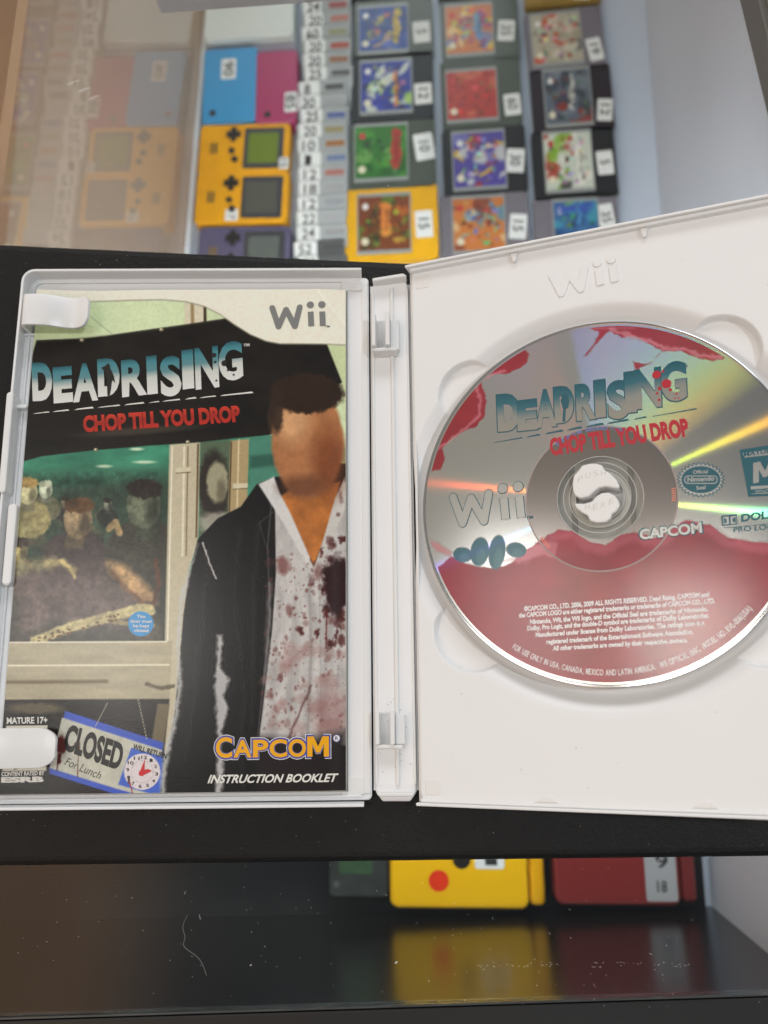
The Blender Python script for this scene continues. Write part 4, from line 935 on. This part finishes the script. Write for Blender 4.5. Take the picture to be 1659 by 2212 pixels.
# ------------------------------------------------------------------ cartridges under the glass
def blob_label(parent, x0, x1, y0, y1, z, pal, seed, m):
    nx, ny = 70, 70; X, Y = np.meshgrid(np.linspace(x0, x1, nx), np.linspace(y0, y1, ny))
    c = Canvas(X*10, Y*10, pal[0]); r = np.random.default_rng(seed)
    for i in range(26):
        c.ell(r.uniform(x0, x1)*10, r.uniform(y0, y1)*10, r.uniform(15, 70), r.uniform(12, 60), pal[r.integers(len(pal))], .5, .85, rot=r.uniform(0, 90), warp=20, wsc=60, seed=seed+i)
    wx, wy = (x1-x0)*10, (y1-y0)*10; ox, oy = x0*10, y0*10; P = lambda a, b_: (ox+a*wx, oy+b_*wy)
    for i in range(40):
        a, b_ = r.uniform(.1, .9), r.uniform(.08, .92); c.ell(*P(a, b_), r.uniform(6, 26), r.uniform(5, 22), [v*r.uniform(.5, 1.25) for v in pal[r.integers(len(pal))]], .4, .8, rot=r.uniform(0, 90), warp=8, wsc=30, seed=seed+i)
    if seed % 3 != 2:
        t = [(232, 228, 214), (226, 186, 60), (190, 44, 40), (90, 150, 200), (235, 140, 60)][r.integers(5)]; u = r.uniform(.5, .8); a_, b2 = r.uniform(.08, .35), r.uniform(.6, .92)
        c.line([P(u, a_), P(u+r.uniform(-.06, .06), b2)], wx*r.uniform(.08, .2), t, 12, .85, warp=26, wsc=36); c.line([P(u, a_+.04), P(u+.02, b2-.04)], wx*.04, [v*.35 for v in t], 6, .6, warp=24, wsc=18)
    c.ell(*P(.13, .17), wx*.075, wy*.07, (224, 214, 186), .3); c.ell(*P(.14, .82), wx*.06, wy*.06, (200, 60, 56) if seed % 2 else (230, 228, 224), .3)
    return grid_obj('label', X, Y, np.full(X.shape, z), np.clip(lin(np.clip(c.c, 0, 255))*1.0, 0, .85), m, parent)
M_lab = ink_mat('cartridge_label_print', .3, .5)
M_stk = mat('white_price_sticker', (.80, .80, .78, 1), .5)
M_pen = mat('black_marker', (.02, .02, .02, 1), .5)
M_labrim = mat('label_border_grey', (.30, .31, .30, 1), .3)
def body_mat(name, c, rough=.35): return mat(name, L3(c, 1.1), rough, .35, noise=.25, nscale=60)
BM = {'clear': body_mat('smoky_clear_shell', (84, 90, 82), .22), 'black': body_mat('black_shell', (40, 40, 42)), 'yellow': body_mat('yellow_shell', (232, 172, 14)), 'grey': body_mat('grey_shell', (122, 116, 124)), 'gold': body_mat('gold_shell', (150, 118, 48)), 'mauve': body_mat('dark_mauve_shell', (48, 40, 46))}
def cart(cx, cy, sx, sy, shell, lab, stick, num, pal, seed, label, rot=0., word=None):
    t = empty('game_cartridge', (cx, cy, ZS+.2), (0, 0, rot))
    tag(t, label, 'game cartridge', 'game cartridges laid in rows on the shelf')
    hx, hy = sx/2-.5, sy/2-.4
    pts = [(-hx+1.5, -hy), (hx-3.5, -hy), (hx, -hy+3), (hx, hy-1.5), (hx-1.5, hy), (hx*.35, hy), (hx*.35, hy-.9), (-hx+1.5, hy-.9), (-hx, hy-2.4), (-hx, -hy+1.5)]
    MB().prism(pts, 0, 7.6).build('shell', BM[shell], t, bevel=.7)
    lx0, lx1, ly0, ly1 = [(-hx+2*hx*lab[0]), (-hx+2*hx*lab[1]), (-hy+2*hy*lab[2]), (-hy+2*hy*lab[3])]
    MB().prism(rrect(lx0-1.0, lx1+1.0, ly0-2.8, ly1+2.8, 1), 7.4, 7.9).build('label_border', M_labrim, t, bevel=.2)
    lo = blob_label(t, lx0, lx1, ly0, ly1, 8.0, pal, seed, M_lab)
    if word:
        pr = Print(lambda x, y: 8.1); pr.text(word, (lx0+2, ly1-8), (lx1-lx0-4, 0), (0, 5.5), bold=.05); pr.build('label_lettering', mat('label_title_blue', (.05, .08, .45, 1), .4), lo)
    x0, x1, y0, y1 = [(-hx+2*hx*stick[0]), (-hx+2*hx*stick[1]), (-hy+2*hy*stick[2]), (-hy+2*hy*stick[3])]
    cxx = (x0+x1)/2; cyy = (y0+y1)/2; ta = math.sin(seed*1.7)*.13; ct, st2 = math.cos(ta), math.sin(ta)
    W2 = lambda a, b_: (cxx+a*ct-b_*st2, cyy+a*st2+b_*ct); hw, hh2 = (x1-x0)*.46, (y1-y0)*.46
    s = MB().prism([W2(a, b_) for a, b_ in rrect(-hw, hw, -hh2, hh2, 1.0)], 7.55, 7.85).build('price_sticker', M_stk, t)
    pr = Print(lambda x, y: 7.92); n = len(num); hgt = min(7.2, (x1-x0)*.56); wd = 4.6*n
    o2 = np.array(W2(-hgt/2, wd/2)); pr.text(num, o2, np.array(W2(-hgt/2, -wd/2))-o2, np.array(W2(hgt/2, wd/2+.8))-o2, bold=.012, shear=.15); pr.build('price_number', M_pen, s)
    return t
T_ = 'cartridge'
carts = [
 (-12, 421, 59.6, 52.0, 'clear', (.07, .68, .13, .85), (.74, .97, .20, .58), '5', [(48, 70, 140), (210, 180, 60), (60, 90, 170), (190, 150, 120), (40, 60, 120)], 'smoky clear cartridge with a blue and gold label, price 5'),
 (51.5, 414.3, 57.4, 54.7, 'clear', (.06, .66, .14, .88), (.72, .95, .27, .62), '35', [(200, 120, 70), (230, 200, 140), (150, 70, 120), (120, 130, 170), (230, 190, 60)], 'clear cartridge with a busy orange and purple label, price 35'),
 (112, 400.8, 56.2, 52.6, 'grey', (.08, .71, .14, .92), (.77, .97, .10, .49), '19', [(180, 170, 150), (210, 200, 180), (200, 80, 50), (90, 90, 90), (160, 150, 130)], 'dull grey cartridge with a beige and red label, price 19'),
 (112.7, 458, 56.8, 54, 'gold', (.08, .66, .2, .9), (.64, .86, .02, .40), '5', [(90, 80, 60), (140, 120, 70), (60, 50, 40)], 'dark gold cartridge at the far end of the shelf'),
 (-13.4, 371.2, 60.9, 57.0, 'black', (.12, .73, .15, .87), (.76, .99, .20, .53), '12', [(40, 50, 140), (220, 220, 190), (60, 70, 160), (30, 30, 60), (150, 190, 80)], 'black cartridge with a round pale moon on blue label, price 12'),
 (50.6, 361.4, 58.1, 57.0, 'clear', (.07, .69, .13, .82), (.77, .99, .13, .46), '60', [(176, 56, 46), (180, 60, 50), (200, 100, 70), (160, 50, 44)], 'smoky clear cartridge with an all red label, price 60'),
 (114.4, 351.3, 57.7, 55.0, 'mauve', (.17, .73, .15, .93), (.79, .99, .13, .48), '12', [(96, 104, 116), (60, 66, 76), (150, 60, 50), (120, 126, 136)], 'dark mauve cartridge with a slate grey label, price 12'),
 (-14, 315.7, 62.7, 55.2, 'clear', (.07, .67, .17, .93), (.75, .99, .38, .80), '10', [(50, 110, 40), (70, 140, 50), (40, 90, 36), (110, 160, 80)], 'clear cartridge with a plain green label, price 10'),
 (51.1, 306.6, 59.9, 53.6, 'black', (.13, .74, .12, .92), (.75, .98, .28, .66), '30', [(80, 70, 150), (220, 180, 50), (170, 50, 60), (120, 120, 180), (210, 210, 200)], 'black cartridge with a violet and yellow label, price 30'),
 (113.3, 300.4, 58.3, 56.4, 'black', (.15, .71, .15, .93), (.76, .97, .30, .66), '5', [(200, 205, 190), (130, 170, 50), (60, 60, 60), (220, 220, 210), (170, 60, 50)], 'black cartridge with a white and lime label, price 5'),
 (-15.5, 261.9, 66.8, 57.6, 'yellow', (.15, .70, .14, .87), (.75, .95, .27, .66), '15', [(120, 60, 30), (90, 120, 40), (180, 100, 40), (70, 60, 30), (190, 160, 60)], 'bright yellow cartridge with a brown and green label, price 15'),
 (49.7, 253.5, 61.4, 56.0, 'grey', (.14, .72, .22, .93), (.77, .98, .33, .70), '15', [(200, 120, 60), (90, 140, 170), (220, 190, 140), (130, 60, 40), (120, 170, 190)], 'light grey cartridge with an orange and sky blue label, price 15'),
 (111.9, 249.3, 58.2, 54.5, 'grey', (.24, .76, .2, .90), (.76, .96, .45, .86), '35', [(60, 100, 150), (70, 150, 170), (110, 160, 90), (40, 70, 120)], 'grey cartridge with a blue lettered label beside the case edge, price 35'),
 (-14, 474, 60, 52, 'black', (.1, .7, .15, .87), (.76, .97, .20, .55), '8', [(90, 90, 110), (60, 60, 70), (140, 130, 110)], 'black cartridge behind the blue and gold labelled one'),
 (50, 471, 58, 54, 'clear', (.1, .7, .15, .87), (.76, .97, .20, .55), '6', [(160, 170, 180), (120, 140, 170), (180, 180, 160)], 'clear cartridge with a pale label beside the dark gold one'),
]
for i, (cx, cy, sx, sy, sh_, lb, st_, num, pal, lab) in enumerate(carts):
    cart(cx, cy, sx, sy, sh_, lb, st_, num, pal, 100+17*i, lab, rot=[0, .01, .035, 0, .0, .012, .02, .0, .012, .014, 0, .0, .0, 0, 0][i], word='GAME BOY' if i == 12 else None)

# shingled row of small game cards with price stickers
M_card = mat('pale_grey_card', (.40, .42, .42, 1), .45, noise=.1, nscale=80)
M_carddk = mat('dark_card', (.09, .09, .09, 1), .45)
nums = ['52', '52', '24', '22', '12', '18', '12', '1', '10', '20', '25', '30', '8', '25', '20', '20', '60', '20', '24', '18', '15']
tint = [(90, 90, 92), (70, 70, 72), (150, 150, 150), (165, 165, 165), (150, 152, 155), (160, 160, 158), (170, 110, 100), (110, 125, 160), (160, 110, 70), (150, 140, 100), (90, 100, 150), (160, 160, 160), (90, 90, 90), (100, 100, 100), (150, 110, 90), (170, 90, 80), (150, 150, 120), (180, 120, 110), (160, 90, 90), (150, 150, 150), (120, 130, 150)]
words = ['first from the near end', 'second from the near end', 'third from the near end', 'fourth from the near end', 'fifth from the near end', 'sixth from the near end', 'seventh from the near end', 'eighth from the near end', 'ninth from the near end', 'tenth from the near end', 'eleventh from the near end', 'eleventh from the far end', 'tenth from the far end', 'ninth from the far end', 'eighth from the far end', 'seventh from the far end', 'sixth from the far end', 'fifth from the far end', 'fourth from the far end', 'third from the far end', 'second from the far end', ]
for i in range(21):
    y = 207+i*11.6
    t = empty('game_card', (-64.2+rng.uniform(-1.2, 1.2)+(3 if i > 12 else 0)-(1 if i < 3 else 0), y, ZS+.4), (math.radians(15), 0, rng.uniform(-.02, .02)))
    tag(t, f'small price stickered game card, {words[i]} of the overlapping row', 'game card', 'overlapping game cards in a narrow row')
    pts = rrect(-18, 18, 0, 33, 1.5, 3)
    MB().prism(pts, 0, 3.2).build('shell', M_carddk if i in (0, 1) else M_card, t, bevel=.4)
    x0 = -17+rng.uniform(-1, 1); s = MB().prism(rrect(x0, x0+15.5+rng.uniform(-2, 1), 21.5, 32.3, .8, 3), 3.22, 3.45).build('price_sticker', M_stk, t)
    pr = Print(lambda x, y: 3.5); pr.text(nums[i], (x0+3, 23.5), (4.6*len(nums[i]), rng.uniform(-.6, .6)), (.6, 7), bold=.014); pr.build('price_number', M_pen, s)
    o = MB().prism(rrect(2.5, 16, 25.5, 29.5, .4, 2), 3.22, 3.4).build('title_strip', mat('title_strip_ink', L3(tint[i], 1.), .4), t)

# ------------------------------------------------------------------ handhelds at the left of the shelf
def shell_mat(n, c, r=.3): return mat(n, L3(c, 1.15), r, .5, noise=.06, nscale=30)
def clam(name, label, cx, cy, sx, sy, h, col, r=4, stick=None, dot=None, rot=0.):
    t = empty(name, (cx, cy, ZS+.2), (0, 0, rot)); tag(t, label, 'handheld console', 'closed handheld consoles in a row')
    m_ = shell_mat('shell_'+name, col)
    MB().prism(rrect(-sx/2, sx/2, -sy/2, sy/2, r), 0, h/2-.2).build('base_half', m_, t, bevel=1.2, seg=3)
    MB().prism(rrect(-sx/2, sx/2, -sy/2, sy/2, r), h/2+.2, h).build('lid_half', m_, t, bevel=1.2, seg=3)
    if stick:
        x, y, a, b_, num = stick; s = MB().prism(rrect(x-a/2, x+a/2, y-b_/2, y+b_/2, 1), h+.02, h+.25).build('price_sticker', M_stk, t)
        pr = Print(lambda x, y: h+.32); pr.text(num, (x-3.6, y+b_*.36), (0, -b_*.72), (7, 0), bold=.015); pr.build('price_number', M_pen, s)
    if dot: MB().prism(circle(dot[0], dot[1], 2.6, n=20), h+.02, h+.2).build('camera_dot', M_dk, t)
    return t
clam('handheld_console', 'sky blue closed handheld console with a white price sticker', -131.8, 376, 40, 62, 15, (56, 140, 190), 3, (-1, 13, 11, 17, '90'), (-12, -23))
clam('handheld_console', 'magenta closed handheld console beside the sky blue one', -97.3, 372, 30.5, 60, 15, (158, 48, 92), 3, (11, -14, 9, 16, '85'), (-6, -23))
wb = empty('white_console', (-120, 447, ZS+.2)); tag(wb, 'white glossy game console at the far left of the shelf', 'game console')
M_wc = mat('white_gloss_console', (.66, .68, .64, 1), .3)
MB().prism(rrect(-33, 35, -33, 40, 4), 0, 15).build('body', M_wc, wb, bevel=1.5, seg=3)
MB().box(-33.2, 35.2, -40, -34, 0, 9).build('front_strip', mat('pale_lilac', (.45, .42, .52, 1), .4), wb, bevel=1)
def pocket(name, label, cx, cy, sx, sy, body, scr, rot, stick, grp=True):
    t = empty(name, (cx, cy, ZS+.2), (0, 0, rot)); tag(t, label, 'handheld game', 'small handheld games with screens')
    h = 14
    MB().prism(rrect(-sx/2, sx/2, -sy/2, sy/2, 3.5), 0, h).build('shell', body, t, bevel=1.4, seg=3)
    MB().prism(rrect(sx*.0, sx*.44, -sy*.41, sy*.40, 1.5), h-.2, h+.35).build('screen_bezel', mat('dark_bezel', (.05, .05, .055, 1), .3), t, bevel=.2)
    MB().prism(rrect(sx*.05, sx*.38, -sy*.31, sy*.30, .8), h+.36, h+.42).build('screen', mat('lcd_screen', L3(scr, 1.3), .25), t)
    d = MB(); d.box(-sx*.20, -sx*.04, sy*.22, sy*.34, h-.1, h+1); d.box(-sx*.15, -sx*.09, sy*.14, sy*.42, h-.1, h+1.05); d.build('direction_pad', M_dk, t, bevel=.2)
    for k in (0, 1): MB().prism(circle(-sx*.13+k*2.5, -sy*(.05+k*.17), 2.4, n=18), h-.1, h+.9).build('button', M_dk, t, bevel=.2)
    for k in (0, 1): MB().box(-sx*.36-.5+k*3, -sx*.33+k*3-.5, -sy*.1, sy*.12, h-.1, h+.4).build('speaker_slot', mat('slot_brown', (.20, .12, .02, 1), .5), t)
    if stick:
        x, y, a, b_, num = stick; s = MB().prism(rrect(x-a/2, x+a/2, y-b_/2, y+b_/2, .8), h+.45, h+.65).build('price_sticker', M_stk, t)
        pr = Print(lambda x, y: h+.7); pr.text(num, (x-2.6, y+b_*.34), (0, -b_*.68), (5, 0), bold=.015); pr.build('price_number', M_pen, s)
MY = body_mat('yellow_handheld_shell', (236, 166, 14))
pocket('handheld_game', 'yellow handheld game with an olive green screen', -120.3, 323.5, 66, 40, MY, (96, 112, 38), -.04, (30, -13, 7, 9, '15'))
pocket('handheld_game', 'yellow handheld game with a dark grey screen', -121, 284.5, 67, 40, MY, (76, 76, 68), -.04, (-6, -14, 9, 9, '17'))
pocket('handheld_game', 'translucent purple handheld game nearest the black board', -118.6, 241, 66, 42, body_mat('purple_handheld_shell', (96, 90, 116), .25), (84, 88, 84), -.04, None)

# ------------------------------------------------------------------ consoles in front of the board
def big(name, label, x0, x1, y0, y1, col, spots, stick, hingecol):
    t = empty(name, ((x0+x1)/2, (y0+y1)/2, ZS+.2)); tag(t, label, 'handheld console', 'large handheld consoles by the front wall')
    a, b_ = (x1-x0)/2, (y1-y0)/2; h = 20; m_ = mat('painted_shell', L3(col, 1.15), .28, .5, noise=.05, nscale=40, coat=.3)
    MB().prism(rrect(-a, a, -b_, b_, 5), 0, h*.48).build('base_half', m_, t, bevel=2.2, seg=3)
    MB().prism(rrect(-a, a, -b_, b_, 5), h*.5, h).build('lid_half', m_, t, bevel=2.2, seg=3)
    MB().prism(rrect(a+.8, a+9.3, -b_+1.5, b_-1.5, 3), 2, h-2).build('hinge_barrel', mat('hinge_paint', L3(hingecol, 1.15), .3, coat=.3), t, bevel=2.5, seg=3)
    for x, y, r, c in spots: MB().prism(circle(x, y, r, n=30), h+.02, h+.12).build('round_spot', mat('spot_paint', L3(c, 1.2), .3), t)
    if stick:
        x, y, sx, sy, num, m2 = stick; s = MB().prism(rrect(x-sx/2, x+sx/2, y-sy/2, y+sy/2, 1.5), h+.02, h+.25).build('price_sticker', m2, t)
        pr = Print(lambda x, y: h+.32)
        for q, (txt, yy, hh) in enumerate(num): pr.text(txt, (x-2.5, yy), (5.5 if len(txt) > 1 else 7, 0), (0, hh), bold=.02)
        pr.build('price_number', M_pen, s)
# local y of the visible edge: centre is hidden under the board
big('handheld_console', 'yellow handheld console with a red round spot by the front wall', -20.3, 59.5, -181.5, -60, (240, 178, 8), [(-11.5, -45.6, 5.9, (214, 52, 22)), (2, -34.0, 5.2, (30, 30, 28))], (18, -35.5, 17, 7.0, [('1', -37, 4)], M_stk), (228, 168, 8))
big('handheld_console', 'dark red handheld console with a grey price label by the front wall', 74.3, 145.0, -179, -60, (128, 44, 42), [], (24.5, -40, 17.5, 34, [('18', -52, 6), ('9', -39, 7)], mat('grey_price_label', (.42, .42, .43, 1), .4)), (112, 34, 34))
gb = empty('clear_console', (-39, -120, ZS+.2)); tag(gb, 'smoky transparent handheld with green board left of the yellow console', 'handheld console')
MB().prism(rrect(-18, 17.5, -57, 57, 3), 0, 14).build('shell', mat('smoky_shell', (.07, .08, .075, 1), .12, .6, noise=.7, nscale=90), gb, bevel=1.5, seg=3)
MB().prism(rrect(-12, 8, -44, -10, 2), 14.02, 14.2).build('circuit_board', mat('green_board', (.05, .12, .05, 1), .4, noise=.7, nscale=220), gb)
MB().prism(circle(-13.5, -50, 1.8, n=16), 14.0, 14.5).build('screw', M_greybar, gb)

# ------------------------------------------------------------------ dust, hair and scuffs
M_dust = mat('pale_dust', (.75, .74, .72, 1), .8)
b = MB(); r3 = np.random.default_rng(21)
def speck(x, y, z, L, wd, a):
    c, s_ = math.cos(a)*L/2, math.sin(a)*L/2; n0, n1 = -math.sin(a)*wd/2, math.cos(a)*wd/2
    b.add([(x-c-n0, y-s_-n1, z), (x+c-n0*.5, y+s_-n1*.5, z), (x+c+n0*.5, y+s_+n1*.5, z), (x-c+n0, y-s_+n1, z)], [(0, 1, 2, 3)])
for i in range(150):
    x = r3.uniform(-150, 150); y = r3.uniform(-160, -114)
    speck(x, y, -12.3, r3.gamma(1.3, .2)+.1, r3.uniform(.05, .15), r3.uniform(0, 3.1))
for i in range(50):
    x = 25+r3.uniform(0, 70); speck(x, -148.5+x*.02+r3.normal(0, .5), -12.28, r3.uniform(.2, .9), .08, r3.uniform(-.6, .6))
for i in range(40): speck(r3.uniform(-150, 150), r3.uniform(120, 220), -12.3, r3.gamma(1.2, .3)+.1, .12, r3.uniform(0, 3.1))
for x, y, L, wd in ((-1.6, -147.5, 1.0, .5), (-51, -149, .6, .4)): speck(x, y, -12.28, L, wd, .6)
for i in range(60): speck(r3.uniform(-150, 150), r3.uniform(-110, -96) if i % 2 else r3.uniform(98, 110), .03, r3.uniform(.1, .35), .1, r3.uniform(0, 3))
for i in range(26): speck(-139+(i//9)*5+r3.normal(0, .3)+(i % 9)*.5, 199-(i//9)*4+(i % 9)*.2+r3.normal(0, .2), -12.28, r3.uniform(.6, 1.6), .14, .3+r3.normal(0, .3))
tag(b.build('dust', M_dust), 'pale dust specks and scuffs scattered over the glass and board', 'dust', kind='stuff')
M_dirt = mat('dark_dirt', (.06, .05, .04, 1), .9)
b = MB()
for i in range(70):
    x = r3.uniform(3, 125); y = r3.uniform(-90, 90)
    if math.hypot(x-DC[0], y-DC[1]) < 70: continue
    speck(x, y, 3.74, r3.gamma(1.2, .12)+.1, r3.uniform(.06, .2), r3.uniform(0, 3.1))
tag(b.build('dirt_speckle', M_dirt, tray), kind='stuff')
b = MB()
for i in range(24): speck(r3.uniform(-7, 7)*.9, r3.uniform(-91, -60), 2.62 if False else 1.53, r3.uniform(.15, .5), .15, r3.uniform(0, 3.1))
tag(b.build('dirt_speckle', M_dirt, spine), kind='stuff')
hp = [(-73.5, -133.5), (-74.8, -136), (-75, -138), (-74.2, -140.5), (-74.6, -143), (-73, -144.6), (-70, -146.5), (-68, -148.6), (-66.2, -152.5)]
b = MB()
P = spl([np.array(p) for p in hp]); b.wall([tuple(p) for p in P], .07, -12.35, -12.25)
tag(b.build('hair', mat('hair_fibre', (.34, .32, .30, 1), .6)), 'fine pale curled hair lying on the front glass', 'hair')
